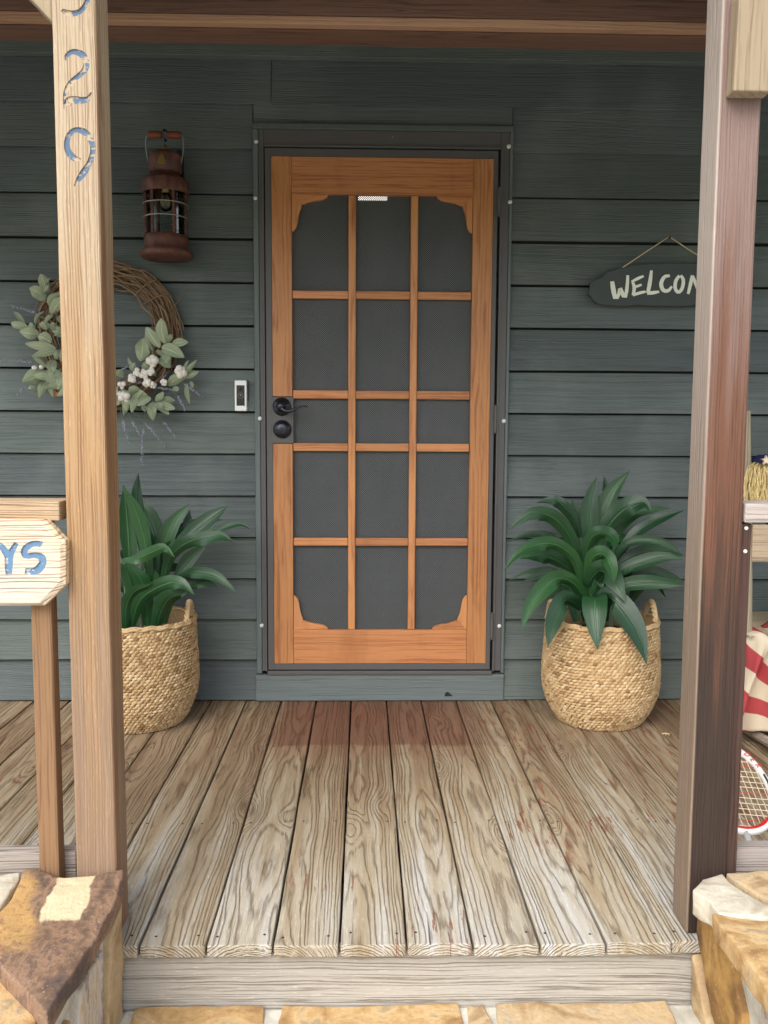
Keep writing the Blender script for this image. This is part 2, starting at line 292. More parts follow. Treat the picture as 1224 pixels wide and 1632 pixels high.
def seagrass():
    g = G('woven_seagrass'); at = g.n('Attribute', attribute_name='tone', attribute_type='GEOMETRY').outputs['Fac']
    n = g.noise(g.obj(), 140.0, 2.0)
    f = g.math('ADD', g.math('MULTIPLY', at, 0.8), g.math('MULTIPLY', g.math('SUBTRACT', n, 0.5), 0.5))
    c = g.ramp(f, [(0.05, srgb(132, 100, 66)), (0.4, srgb(192, 160, 116)), (0.7, srgb(216, 190, 148)), (1.0, srgb(232, 214, 182))])
    return g.fin(c, 0.7, g.bump(n, 0.0008, 0.6), 0.3)
M['seagrass'] = seagrass()
M['soil'] = plain('dark_potting_moss', srgb(62, 62, 54), 0.95, 0.0, 0.1, 0.5, 60.0, 0.01)
M['straw'] = plain('pale_raffia_straw', srgb(226, 206, 150), 0.8, 0.0, 0.2, 0.3, 60.0)
M['navy'] = plain('navy_cloth', srgb(42, 48, 92), 0.9, 0.0, 0.1, 0.15, 120.0)
M['cream'] = plain('cream_cloth', srgb(226, 212, 184), 0.9, 0.0, 0.1, 0.12, 60.0)
M['red'] = plain('faded_red_cloth', srgb(186, 62, 66), 0.9, 0.0, 0.1, 0.2, 30.0)
def flagm():
    g = G('faded_striped_flag_cloth'); u = g.sep(g.n('TexCoord').outputs['UV']); n = g.noise(g.obj(), 6.0, 3.0); fn = g.noise(g.obj(), 260.0, 2.0)
    k = g.math('FRACT', g.math('MULTIPLY', g.math('ADD', u[1], g.math('MULTIPLY', u[0], -0.75)), 3.4))
    f = g.math('MULTIPLY', g.step(k, 0.02, 0.05), g.math('SUBTRACT', 1.0, g.step(k, 0.50, 0.53)))
    return g.fin(g.mix(f, g.mix(n, srgb(198, 184, 158), srgb(226, 214, 192)), g.mix(n, srgb(150, 52, 58), srgb(196, 92, 92))), 0.9, g.bump(fn, 0.0006, 0.5), 0.1)
M['flag'] = flagm()
M['red_paint'] = plain('red_gloss_frame', srgb(206, 40, 40), 0.35, 0.0, 0.5, 0.05)
M['white_paint'] = plain('white_gloss_frame', srgb(232, 232, 230), 0.3, 0.0, 0.5, 0.03)
M['black_paint'] = plain('dark_frame_inlay', srgb(48, 50, 54), 0.4)
M['string'] = plain('cream_string', srgb(222, 206, 176), 0.7)
M['string_red'] = plain('red_string', srgb(190, 70, 62), 0.7)
M['chair'] = wood('greyed_chair_wood', srgb(180, 170, 150), srgb(124, 112, 96), 'z', ring=0.006, wob=0.01, pith=(0.05, 0.05), knots=0.1, bump=0.0008, fibre=0.3)
M['chair_h'] = wood('greyed_chair_wood_level', srgb(184, 166, 140), srgb(130, 112, 92), 'x', ring=0.006, wob=0.01, pith=(0.05, 0.05), knots=0.1, bump=0.0008, fibre=0.3)
M['slate'] = plain('dark_slate', srgb(76, 84, 84), 0.75, 0.0, 0.3, 0.12, 25.0, 0.002)
M['chalk'] = plain('chalky_cream_lettering', srgb(242, 247, 232), 0.9, 0.0, 0.1, 0.08, 120.0, 0.0006)
M['twine'] = plain('tan_twine', srgb(196, 184, 150), 0.9, 0.0, 0.1, 0.3, 200.0)
def flaky(name, paint, under, thr):
    g = G(name); p = g.sep(g.obj())
    n = g.noise(g.comb(g.math('MULTIPLY', p[0], 90.0), 0.0, g.math('MULTIPLY', p[2], 160.0)), 1.0, 3.0, 0.7)
    b = g.noise(g.obj(), 30.0, 2.0)
    f = g.step(g.math('ADD', g.math('MULTIPLY', n, 0.6), g.math('MULTIPLY', b, 0.6)), thr, thr + 0.06)
    return g.fin(g.mix(f, paint, under), 0.7, g.bump(n, 0.001, 0.6), 0.3)
M['blue_flaky'] = flaky('flaking_blue_paint', srgb(92, 114, 140), srgb(190, 170, 142), 0.60)
M['blue_sign'] = flaky('worn_blue_sign_paint', srgb(104, 136, 170), srgb(190, 196, 200), 0.66)

def stone(name, ramp_, scale=4.0, aniso=(1, 1, 1), bump=0.006, dist=2.0):
    g = G(name); o = g.sep(g.obj()); rn = g.rnd(); rr = g.math('MULTIPLY', rn, 40.0)
    v = g.comb(g.math('MULTIPLY_ADD', o[0], aniso[0], rr), g.math('MULTIPLY', o[1], aniso[1]), g.math('MULTIPLY', o[2], aniso[2]))
    n = g.n('TexNoise'); g.put(n.inputs['Vector'], v); n.inputs['Scale'].default_value = scale; n.inputs['Detail'].default_value = 6; n.inputs['Distortion'].default_value = dist
    f = n.outputs[0]; k = g.noise(g.obj(), 60.0, 5.0, 0.6); kk = g.noise(g.obj(), 170.0, 2.0)
    c = g.ramp(g.math('ADD', f, g.math('MULTIPLY', g.math('SUBTRACT', k, 0.5), 0.25)), ramp_)
    c = g.mix(g.math('MULTIPLY', g.step(kk, 0.66, 0.74), 0.5), c, srgb(226, 206, 170))
    h = g.math('ADD', g.math('MULTIPLY', f, 0.6), g.math('MULTIPLY', k, 0.4))
    return g.fin(c, 0.75, g.bump(h, bump, 0.7), 0.35)
M['st_brown'] = stone('brown_banded_flagstone', [(0.32, srgb(92, 74, 66)), (0.45, srgb(128, 98, 76)), (0.54, srgb(160, 120, 88)), (0.60, srgb(116, 92, 82)), (0.68, srgb(206, 164, 98))], 5.0, (1.6, 0.7, 1))
M['st_ochre'] = stone('ochre_sandstone', [(0.3, srgb(150, 116, 76)), (0.44, srgb(186, 152, 104)), (0.55, srgb(204, 174, 128)), (0.64, srgb(170, 150, 120)), (0.75, srgb(190, 160, 112))], 7.0, (1, 1, 1), 0.012)
M['st_tan'] = stone('tan_sandstone', [(0.3, srgb(160, 132, 98)), (0.5, srgb(196, 172, 134)), (0.62, srgb(178, 160, 132)), (0.75, srgb(208, 190, 158))], 6.0, (1, 1, 1), 0.012)
M['st_white'] = stone('white_sandstone', [(0.3, srgb(180, 170, 148)), (0.5, srgb(212, 204, 186)), (0.7, srgb(198, 186, 162))], 5.0, (1, 1, 1), 0.012)
M['st_umber'] = stone('umber_sandstone', [(0.3, srgb(92, 66, 46)), (0.45, srgb(138, 104, 62)), (0.58, srgb(176, 138, 80)), (0.72, srgb(192, 160, 102))], 6.0, (1, 1, 0.8))
M['st_striped'] = stone('striped_tan_stone', [(0.32, srgb(150, 104, 66)), (0.42, srgb(196, 176, 146)), (0.52, srgb(206, 200, 190)), (0.6, srgb(150, 136, 126)), (0.7, srgb(214, 206, 192))], 9.0, (3.0, 3.0, 0.3), 0.004, 0.5)
def slab_mat():
    g = G('banded_brown_cap_slab'); P = g.pos(); p = g.sep(P); n = g.noise(P, 11.0, 6.0, 0.62); k = g.noise(P, 55.0, 5.0, 0.65); s_ = g.noise(P, 190.0, 2.0)
    n2 = g.n('TexNoise'); g.put(n2.inputs['Vector'], g.comb(g.math('MULTIPLY', g.math('ADD', p[0], g.math('MULTIPLY', p[1], 0.15)), 3.2), p[1], p[2])); n2.inputs['Scale'].default_value = 6; n2.inputs['Detail'].default_value = 5; n2.inputs['Distortion'].default_value = 0.35
    c = g.ramp(g.math('ADD', n2.outputs[0], g.math('MULTIPLY', g.math('SUBTRACT', k, 0.5), 0.35)), [(0.3, srgb(84, 72, 70)), (0.42, srgb(122, 98, 80)), (0.5, srgb(152, 122, 98)), (0.56, srgb(110, 90, 80)), (0.64, srgb(160, 122, 92)), (0.74, srgb(122, 120, 122))])
    def para(o_, a, b, soft, wob):
        # parallelogram o + s*a + t*b in plan, returned as a mask
        det = a.x * b.y - a.y * b.x
        X = g.math('ADD', g.math('SUBTRACT', p[0], o_.x), g.math('MULTIPLY', g.math('SUBTRACT', n, 0.5), wob)); Y = g.math('ADD', g.math('SUBTRACT', p[1], o_.y), g.math('MULTIPLY', g.math('SUBTRACT', k, 0.5), wob))
        s1 = g.math('DIVIDE', g.math('SUBTRACT', g.math('MULTIPLY', X, b.y), g.math('MULTIPLY', Y, b.x)), det); t1 = g.math('DIVIDE', g.math('SUBTRACT', g.math('MULTIPLY', Y, a.x), g.math('MULTIPLY', X, a.y)), det)
        m_ = None
        for q in (s1, t1):
            f = g.math('MULTIPLY', g.step(q, 0.0, soft), g.math('SUBTRACT', 1.0, g.step(q, 1 - soft, 1.0))); m_ = f if m_ is None else g.math('MULTIPLY', m_, f)
        return m_
    A, B, C_ = (atz(u, v, 0.16) for u, v in ((95, 1388), (160, 1386), (56, 1470)))
    c = g.mix(para(A, B - A, C_ - A, 0.06, 0.035), c, g.mix(k, srgb(206, 190, 152), srgb(222, 210, 176)))
    A, B, C_ = (atz(u, v, 0.16) for u, v in ((-60, 1380), (68, 1380), (-90, 1530)))
    c = g.mix(g.math('MULTIPLY', para(A, B - A, C_ - A, 0.22, 0.10), g.step(k, 0.25, 0.5)), c, g.mix(k, srgb(168, 130, 80), srgb(208, 170, 112)))
    c = g.mix(g.math('MULTIPLY', g.step(s_, 0.68, 0.74), 0.5), c, srgb(214, 196, 166))
    return g.fin(c, 0.7, g.bump(g.math('ADD', g.math('MULTIPLY', n2.outputs[0], 0.7), g.math('MULTIPLY', k, 0.4)), 0.012, 0.8), 0.4)
M['st_slab'] = slab_mat()
M['mortar'] = stone('pale_mortar', [(0.3, srgb(172, 170, 160)), (0.6, srgb(206, 204, 192))], 20.0, (1, 1, 1), 0.006, 0.5)
def groundm():
    g = G('gravel_and_grass_ground'); n = g.noise(g.pos(), 0.35, 4.0); k = g.noise(g.pos(), 40.0, 4.0)
    far = g.n('VectorMath', operation='LENGTH'); g.put(far.inputs[0], g.pos())
    c = g.mix(g.step(g.math('ADD', far.outputs['Value'], g.math('MULTIPLY', n, 6.0)), 12.0, 15.0), g.mix(k, srgb(168, 164, 156), srgb(200, 197, 190)), g.mix(k, srgb(84, 100, 56), srgb(124, 136, 82)))
    return g.fin(c, 0.95, g.bump(k, 0.02, 0.8), 0.1)
M['ground'] = groundm()
def emit(name, color, strength):
    g = G(name); g.put(g.b.inputs['Emission Color'], color); g.b.inputs['Emission Strength'].default_value = strength; return g.fin((0.8, 0.8, 0.8, 1), 0.5)
M['lit'] = emit('lit_pane', (1, 0.95, 0.86, 1), 1.6)
M['bulb'] = glass('bulb_glass', (1, 0.95, 0.8, 1), 0.05)

# ------------------------------------------------------------------ mesh helpers
def tag(o, label=None, cat=None, group=None, kind=None):
    if label: o['label'] = label
    if cat: o['category'] = cat
    if group: o['group'] = group
    if kind: o['kind'] = kind
    return o
def empty(name, loc, label=None, cat=None, group=None, kind=None):
    o = bpy.data.objects.new(name, None); col.objects.link(o); o.location = loc; o.empty_display_size = 0.1
    return tag(o, label, cat, group, kind)
def wloc(o):
    v = Vector(o.location)
    while o.parent: o = o.parent; v += Vector(o.location)
    return v
class MB:
    def __init__(s): s.v = []; s.f = []; s.uv = None; s.mi = None
    def add(s, vs, fs):
        k = len(s.v); s.v += [Vector(p) for p in vs]; s.f += [tuple(i + k for i in f) for f in fs]; return s
    def box(s, x0, x1, y0, y1, z0, z1):
        return s.add([(x, y, z) for x in (x0, x1) for y in (y0, y1) for z in (z0, z1)],
                     [(0, 1, 3, 2), (4, 6, 7, 5), (0, 4, 5, 1), (2, 3, 7, 6), (0, 2, 6, 4), (1, 5, 7, 3)])
    def prism(s, pts, d):
        """polygon pts (3-D) extruded along vector d"""
        n = len(pts); d = Vector(d); p = [Vector(q) for q in pts]
        nn = Vector((0, 0, 0))
        for i in range(n): nn += p[i].cross(p[(i + 1) % n])
        if nn.dot(d) > 0: p = p[::-1]
        return s.add(p + [q + d for q in p], [tuple(range(n)), tuple(range(2 * n - 1, n - 1, -1))] + [(i, i + n, (i + 1) % n + n, (i + 1) % n) for i in range(n)])
    def tube(s, pts, rad, n=8, cap=True):
        pts = [Vector(p) for p in pts]; k = len(s.v); N = len(pts)
        rr = rad if hasattr(rad, '__len__') else [rad] * N
        t0 = (pts[1] - pts[0]).normalized(); ref = Vector((0, 0, 1)) if abs(t0.z) < 0.9 else Vector((1, 0, 0))
        nx = t0.cross(ref).normalized()
        for i, p in enumerate(pts):
            t = (pts[min(i + 1, N - 1)] - pts[max(i - 1, 0)]).normalized()
            nx = (nx - t * nx.dot(t)).normalized(); ny = t.cross(nx)
            for j in range(n):
                a = 2 * math.pi * j / n; s.v.append(p + (nx * math.cos(a) + ny * math.sin(a)) * rr[i])
        for i in range(N - 1):
            for j in range(n):
                s.f.append((k + i * n + j, k + i * n + (j + 1) % n, k + (i + 1) * n + (j + 1) % n, k + (i + 1) * n + j))
        if cap: s.f.append(tuple(k + j for j in range(n - 1, -1, -1))); s.f.append(tuple(k + (N - 1) * n + j for j in range(n)))
        return s
    def lathe(s, prof, c, axis='z', n=32, close=False):
        k = len(s.v); c = Vector(c)
        for (r, h) in prof:
            for j in range(n):
                a = 2 * math.pi * j / n; x, y = r * math.cos(a), r * math.sin(a)
                s.v.append(c + (Vector((x, y, h)) if axis == 'z' else Vector((x, -h, y))))
        for i in range(len(prof) - 1):
            for j in range(n): s.f.append((k + i * n + j, k + i * n + (j + 1) % n, k + (i + 1) * n + (j + 1) % n, k + (i + 1) * n + j))
        if close:
            s.f.append(tuple(k + j for j in range(n - 1, -1, -1))); s.f.append(tuple(k + (len(prof) - 1) * n + j for j in range(n)))
        return s
    def ball(s, c, r, sx=1, sy=1, sz=1, n=8, m=6):
        k = len(s.v); c = Vector(c); s.v.append(c + Vector((0, 0, r * sz)))
        for i in range(1, m):
            t = math.pi * i / m
            for j in range(n):
                a = 2 * math.pi * j / n; s.v.append(c + Vector((r * sx * math.sin(t) * math.cos(a), r * sy * math.sin(t) * math.sin(a), r * sz * math.cos(t))))
        s.v.append(c + Vector((0, 0, -r * sz))); e = len(s.v) - 1
        for j in range(n): s.f.append((k, k + 1 + j, k + 1 + (j + 1) % n)); s.f.append((e, k + 1 + (m - 2) * n + (j + 1) % n, k + 1 + (m - 2) * n + j))
        for i in range(m - 2):
            for j in range(n): s.f.append((k + 1 + i * n + j, k + 1 + (i + 1) * n + j, k + 1 + (i + 1) * n + (j + 1) % n, k + 1 + i * n + (j + 1) % n))
        return s
    def build(s, name, mat, parent=None, bevel=0.0, smooth=False, seg=2, origin=None):
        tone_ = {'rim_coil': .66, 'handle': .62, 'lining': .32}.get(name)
        if origin is None:
            lo = Vector([min(p[i] for p in s.v) for i in range(3)]); hi = Vector([max(p[i] for p in s.v) for i in range(3)]); origin = (lo + hi) / 2
        me = bpy.data.meshes.new(name); me.from_pydata([p - origin for p in s.v], [], s.f); me.update()
        bm_ = bmesh.new(); bm_.from_mesh(me); bmesh.ops.recalc_face_normals(bm_, faces=bm_.faces); bm_.to_mesh(me); bm_.free()
        mats = mat if isinstance(mat, (list, tuple)) else [mat]
        for q in mats: me.materials.append(M[q] if isinstance(q, str) else q)
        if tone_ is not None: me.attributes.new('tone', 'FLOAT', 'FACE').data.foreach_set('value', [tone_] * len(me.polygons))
        if s.mi is not None: me.polygons.foreach_set('material_index', s.mi)
        if s.uv is not None:
            ul = me.uv_layers.new(name='UVMap')
            for lp in me.loops: ul.data[lp.index].uv = s.uv[lp.vertex_index]
        o = bpy.data.objects.new(name, me); col.objects.link(o)
        if parent: o.parent = parent; o.location = origin - wloc(parent)
        else: o.location = origin
        if smooth:
            me.polygons.foreach_set('use_smooth', [True] * len(me.polygons))
        if bevel:
            b = o.modifiers.new('bevel', 'BEVEL'); b.width = bevel; b.segments = seg; b.limit_method = 'ANGLE'; b.angle_limit = R(35); b.harden_normals = False
        return o
def catmull(pts, n):
    pts = [Vector(p) for p in pts]; P = [pts[0] * 2 - pts[1]] + pts + [pts[-1] * 2 - pts[-2]]; out = []
    m_ = len(pts) - 1
    for i in range(n):
        t = i / (n - 1) * m_; k = min(int(t), m_ - 1); f = t - k; a, b, c, d = P[k:k + 4]
        out.append(0.5 * ((2 * b) + (c - a) * f + (2 * a - 5 * b + 4 * c - d) * f * f + (3 * b - a - 3 * c + d) * f ** 3))
    return out
def ribbon(pts, n=24):
    """closed outline of a brush stroke given (u, v, halfwidth) points; returns list of 2-D points"""
    P = catmull([Vector((a, b, c)) for a, b, c in pts], n); L, Rr = [], []
    for i, p in enumerate(P):
        t = P[min(i + 1, n - 1)] - P[max(i - 1, 0)]; t = Vector((t.x, t.y)); t.normalize(); q = Vector((-t.y, t.x)); w_ = max(p.z, 0.3)
        L.append(Vector((p.x, p.y)) + q * w_); Rr.append(Vector((p.x, p.y)) - q * w_)
    return L + Rr[::-1]
def stroke_quads(mb, pts, n, to3, off, depth):
    """the same stroke as a strip of closed quads: safe to triangulate, extruded from off to off+depth along y"""
    o = ribbon(pts, n); L, Q = o[:n], o[n:][::-1]; k = len(mb.v)
    for i in range(n):
        for a in (L[i], Q[i]):
            p = to3(a.x, a.y); mb.v.append(p + Vector((0, off, 0))); mb.v.append(p + Vector((0, off + depth, 0)))
    for i in range(n - 1):
        a = k + i * 4; b = a + 4
        mb.f += [(a, a + 2, b + 2, b), (a + 1, b + 1, b + 3, a + 3), (a, b, b + 1, a + 1), (a + 2, a + 3, b + 3, b + 2)]
    mb.f += [(k, k + 1, k + 3, k + 2)]; e = k + (n - 1) * 4; mb.f += [(e, e + 2, e + 3, e + 1)]
    return mb
def carve(o, cutter_mb):
    c = cutter_mb.build('cutter', 'dark'); md = o.modifiers.new('carve', 'BOOLEAN'); md.operation = 'DIFFERENCE'; md.object = c; md.solver = 'EXACT'; md.use_self = True
    bpy.context.view_layer.update(); dg = bpy.context.evaluated_depsgraph_get()
    me = bpy.data.meshes.new_from_object(o.evaluated_get(dg)); o.modifiers.clear(); old = o.data; o.data = me
    bpy.data.objects.remove(c, do_unlink=True)
def leaf_mesh(pts, half, side_mix=0.55, fold=0.22, n=14, twist=0.0, prof=None):
    """lance-shaped leaf along pts (3-D); half = half width in metres"""
    P = catmull(pts, n); mb = MB(); uv = []
    hz = (P[-1] - P[0]); hz.z = 0
    hor = Vector((-hz.y, hz.x, 0)); hor = hor.normalized() if hor.length > 1e-4 else Vector((1, 0, 0))
    prev = None
    for i, p in enumerate(P):
        t = i / (n - 1); T = (P[min(i + 1, n - 1)] - P[max(i - 1, 0)]).normalized()
        V = (p - CAM).normalized(); s1 = T.cross(V); s1 = s1.normalized() if s1.length > 1e-3 else hor
        h2 = hor if hor.dot(s1) >= 0 else -hor
        s = s1 * side_mix + h2 * (1 - side_mix); s = s - T * s.dot(T)
        if s.length < 1e-3: s = s1
        s.normalize()
        if prev is not None:
            if s.dot(prev) < 0: s = -s
            s = (s + prev * 1.2).normalized()
        prev = s
        N = s.cross(T).normalized()
        if N.z < 0: N = -N
        if twist: s = (Matrix.Rotation(twist * t, 3, T) @ s)
        wd = half * (prof(t) if prof else (0.42 + 0.58 * math.sin(min(1, t / 0.5) * math.pi / 2)) * (1 if t < 0.5 else max(0.0, math.cos((t - 0.5) / 0.5 * math.pi / 2)) ** 0.95))
        wd = max(wd, 0.0006)
        for q in (-1, -0.5, 0, 0.5, 1):
            mb.v.append(p + s * wd * q + N * (fold * wd * (abs(q) ** 1.3))); uv.append((q * 0.5 + 0.5, t))
    for i in range(n - 1):
        for j in range(4): mb.f.append((i * 5 + j, i * 5 + j + 1, i * 5 + 5 + j + 1, i * 5 + 5 + j))
    mb.uv = uv
    return mb
def sheet_build(mb, name, mat, parent, thick=0.0):
    o = mb.build(name, mat, parent, smooth=True)
    if thick: s = o.modifiers.new('solid', 'SOLIDIFY'); s.thickness = thick; s.offset = 0
    return o
rng = random.Random(7)
D = 1.7127; P_ = 0.143; POSTY = -1.683

# ================================================================== SETTING
g_ = MB(); g_.add([(-400, -400, -0.42), (400, -400, -0.42), (400, 400, -0.42), (-400, 400, -0.42)], [(0, 1, 2, 3)])
tag(g_.build('ground', 'ground'), kind='structure')

# ---- deck
deck = empty('porch_deck', (0, -0.85, 0), kind='structure')
nailrows = (-0.547, -1.128, -1.674)
for i in range(-16, 17):
    gl, gr = rng.uniform(0.0015, 0.003), rng.uniform(0.0015, 0.003)
    if i in (-2, -1): gr += 0.0015
    x0, x1 = i * P_ + gl, (i + 1) * P_ - gr
    yb, yf = -0.004, -D + rng.uniform(-0.004, 0.004)
    dz = rng.uniform(-0.0012, 0.0012)
    mb = MB(); ys = np.linspace(yf, yb, 13)
    wob = [rng.uniform(-0.0008, 0.0008) for _ in ys]
    for y, wv in zip(ys, wob):
        mb.v += [Vector((x0 + wv, y, dz - 0.028)), Vector((x1 + wv, y, dz - 0.028)), Vector((x1 + wv, y, dz)), Vector((x0 + wv, y, dz))]
    for k in range(12):
        for j in range(4): mb.f.append((k * 4 + j, k * 4 + (j + 1) % 4, k * 4 + 4 + (j + 1) % 4, k * 4 + 4 + j))
    mb.f += [(3, 2, 1, 0), (48, 49, 50, 51)]
    b = mb.build('deck_board', 'deck', deck, bevel=0.0045, seg=3)
    nb = MB()
    for y in nailrows:
        for x in (x0 + 0.022, x1 - 0.022):
            if rng.random() < 0.92:
                xx, yy = x + rng.uniform(-0.006, 0.006), y + rng.uniform(-0.008, 0.008)
                nb.lathe([(0.0034, 0.0), (0.0030, 0.0005)], (xx, yy, dz + 0.0002), n=7, close=True)
    if abs(i) < 12 and nb.v: tag(nb.build('nail_heads', 'nail', b), kind='stuff')
for y in (-0.10, -0.547, -1.128):
    MB().box(-2.28, 2.3, y - 0.019, y + 0.019, -0.17, -0.030).build('joist', 'dark_strip', deck)
MB().box(-2.29, 2.42, -1.690, -1.652, -0.168, -0.0300).build('rim_joist', 'rim', deck, bevel=0.003)

# ---- house wall with lapped siding
house = empty('house_wall', (0, 0.05, 0), 'dark green clapboard house wall behind the porch, boards lapped one above the other', 'wall')
DX0, DX1, DZ1 = -0.382, 0.620, 2.247
def siding(x0, x1, zb, hgt=0.1612):  # lower boards stop short; dark slots shaped to imitate the lap shadow lines
    yb, yt = -0.036 + rng.uniform(-0.0015, 0.0015), -0.0135
    if zb > 1.75: hgt = 0.1655 if zb < 1.95 else 0.172
    zb += rng.uniform(-0.0008, 0.0008); th = 0.012
    pr = [(yb, zb), (yt, zb + hgt), (yt + th * .8, zb + hgt), (yb + th * 1.6, zb + .002)]
    n = max(2, int((x1 - x0) / 0.35)); mb = MB(); xs = np.linspace(x0, x1, n + 1)
    for k, x in enumerate(xs):
        dzz = rng.uniform(-0.0011, 0.0011); dyy = rng.uniform(-0.0010, 0.0010)
        for q, (y, z) in enumerate(pr): mb.v.append(Vector((x, y + dyy * (q in (0, 3)), z + (dzz if q in (0, 3) else 0))))
    for k in range(n):
        for j in range(4): mb.f.append((k * 4 + j, k * 4 + (j + 1) % 4, k * 4 + 4 + (j + 1) % 4, k * 4 + 4 + j))
    mb.f += [(3, 2, 1, 0), tuple(n * 4 + j for j in range(4))]
    return mb.build('siding_board', 'siding', house, bevel=0.0012, seg=1)
row = 0
zb = 0.006
while zb < 2.86:
    if zb + 0.15 < DZ1:
        siding(-2.30, DX0 - 0.0015, zb); siding(DX1 + 0.0015, 2.44, zb)
    elif zb < DZ1:
        siding(-2.30, DX0 - 0.0015, zb); siding(DX1 + 0.0015, 2.44, zb)
    else:
        if 2.34 < zb < 2.40: siding(-2.30, -0.312, zb); siding(-0.310, 2.44, zb)
        elif row % 2: siding(-2.30, 1.02, zb); siding(1.022, 2.44, zb)
        else: siding(-2.30, 2.44, zb)
    zb += 0.1668; row += 1
MB().box(DX0 + 0.002, DX1 - 0.002, -0.026, -0.012, DZ1 - 0.03, DZ1 + 0.125).build('siding_board', 'siding', house)
# sheathing leaves the doorway open
sh = MB(); sh.box(-2.30, DX0 + 0.03, -0.001, 0.16, -0.40, 3.03); sh.box(DX1 - 0.03, 2.44, -0.001, 0.16, -0.40, 3.03); sh.box(DX0 + 0.03, DX1 - 0.03, -0.001, 0.16, 2.20, 3.03); sh.box(DX0 + 0.03, DX1 - 0.03, -0.001, 0.16, -0.40, 0.128)
sh.build('sheathing', 'dark', house)
MB().box(-2.30, 2.44, -0.058, -0.034, 2.508, 2.66).build('frieze_board', 'siding', house, bevel=0.002)
# ---- inner door (dark, shut) behind the screen
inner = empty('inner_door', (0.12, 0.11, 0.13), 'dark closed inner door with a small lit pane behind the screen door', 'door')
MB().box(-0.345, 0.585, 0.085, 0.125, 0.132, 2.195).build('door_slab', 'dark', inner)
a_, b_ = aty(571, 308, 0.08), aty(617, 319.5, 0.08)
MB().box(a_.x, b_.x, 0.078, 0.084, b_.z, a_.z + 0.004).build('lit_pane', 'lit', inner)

# ---- steel door frame with its painted casing and sill
frame = empty('door_frame', (0.12, -0.03, 0.0), 'dark bronze steel door frame screwed round the doorway, green casing and sill', 'door frame')
c = MB(); c.box(DX0, DX0 + 0.021, -0.047, -0.014, 0.118, DZ1); c.build('casing', 'trim', frame, bevel=0.003)
c = MB(); c.box(DX1 - 0.012, DX1, -0.047, -0.014, 0.118, DZ1); c.build('casing', 'trim', frame, bevel=0.003)
c = MB(); c.box(DX0 + 0.0005, DX1 - 0.0005, -0.048, -0.014, DZ1 + 0.0005, DZ1 + 0.022); c.build('casing', 'trim', frame, bevel=0.003)
fl0, fl1 = DX0 + 0.022, DX1 - 0.013
LX0, LX1, LZ0, LZ1 = -0.336, 0.563, 0.134, 2.176
c = MB(); c.box(fl0, LX0 - 0.004, -0.043, -0.002, 0.128, DZ1 - 0.0005); c.box(fl0 + 0.014, LX0 - 0.004, -0.050, -0.0435, 0.128, LZ1 + 0.004); c.build('frame_jamb', 'steel', frame, bevel=0.0015)
c = MB(); c.box(LX1 + 0.010, fl1, -0.043, -0.002, 0.128, DZ1 - 0.0005); c.box(LX1 + 0.010, LX1 + 0.018, -0.050, -0.0435, 0.128, LZ1 + 0.004); c.build('frame_jamb', 'steel', frame, bevel=0.0015)
c = MB(); c.box(LX0 - 0.0035, LX1 + 0.0095, -0.043, -0.002, LZ1 + 0.006, DZ1 - 0.0005); c.box(LX0 - 0.0035, LX1 + 0.0095, -0.050, -0.0435, LZ1 + 0.006, LZ1 + 0.014); c.build('frame_head', 'steel', frame, bevel=0.0015)
MB().box(DX0 - 0.006, DX1 + 0.002, -0.045, -0.003, 0.004, 0.112).build('sill_board', 'thresh', frame, bevel=0.003)
MB().prism([aty(u, v, -0.0456) for u, v in ((708, 1110), (710, 1104), (714, 1102.5), (722, 1109.5))], (0, 0.0005, 0)).build('chip', 'dark', frame)
MB().box(LX0 - 0.003, LX1 + 0.009, -0.052, -0.003, 0.1135, 0.129).build('threshold', 'steel', frame, bevel=0.002)
for (u, v) in ((408, 226), (407, 316), (414, 667), (417, 997), (811, 233), (813, 322), (803, 671), (796, 998)):
    p = aty(u, v, -0.046); r_ = 0.0085
    MB().lathe([(r_, 0.0), (r_, 0.003), (r_ * .6, 0.0055), (0.0012, 0.006)], (p.x, -0.0431, p.z), 'y', 14, close=True).build('screw_cap', 'screw', frame, smooth=True)
MB().lathe([(0.004, 0.0), (0.0035, 0.002)], (0.155, -0.0431, 2.222), 'y', 10, close=True).build('screw_cap', 'zinc', frame)

# ---- screen door leaf
door = empty('screen_door', (0.113, -0.04, 0.134), 'amber wood screen door with fifteen dark mesh panels and scalloped corners', 'door')
WX0, WX1, WZ0, WZ1 = -0.311, 0.545, 0.160, 2.145
YF, YB = -0.050, -0.026
c = MB(); c.box(LX0, WX0 - 0.001, -0.046, -0.010, LZ0, LZ1); c.box(WX1 + 0.001, LX1, -0.046, -0.010, LZ0, LZ1)
c.box(WX0 - 0.001, WX1 + 0.001, -0.0459, -0.010, WZ1 + 0.001, LZ1); c.box(WX0 - 0.001, WX1 + 0.001, -0.0459, -0.010, LZ0, WZ0 - 0.001)
c.build('steel_leaf_frame', 'steel', door, bevel=0.001)
SX0, SX1 = -0.233, 0.467; RZ0, RZ1 = 0.298, 2.006
PZ0, PZ1 = 1.049, 1.230
MB().box(WX0, SX0 - 0.0008, YF, YB, PZ1 + 0.002, WZ1).build('stile', 'door_v', door, bevel=0.0016)
MB().box(WX0, SX0 - 0.0008, YF, YB, WZ0, PZ0 - 0.002).build('stile', 'door_v', door, bevel=0.0016)
MB().box(SX1 + 0.0008, WX1, YF, YB, WZ0, WZ1).build('stile', 'door_v', door, bevel=0.0016)
MB().box(SX0, SX1, YF + .0005, YB, RZ1, WZ1).build('top_rail', 'door_h', door, bevel=0.0016)
MB().box(SX0, SX1, YF + .0005, YB, WZ0, RZ0).build('bottom_rail', 'door_h', door, bevel=0.0016)
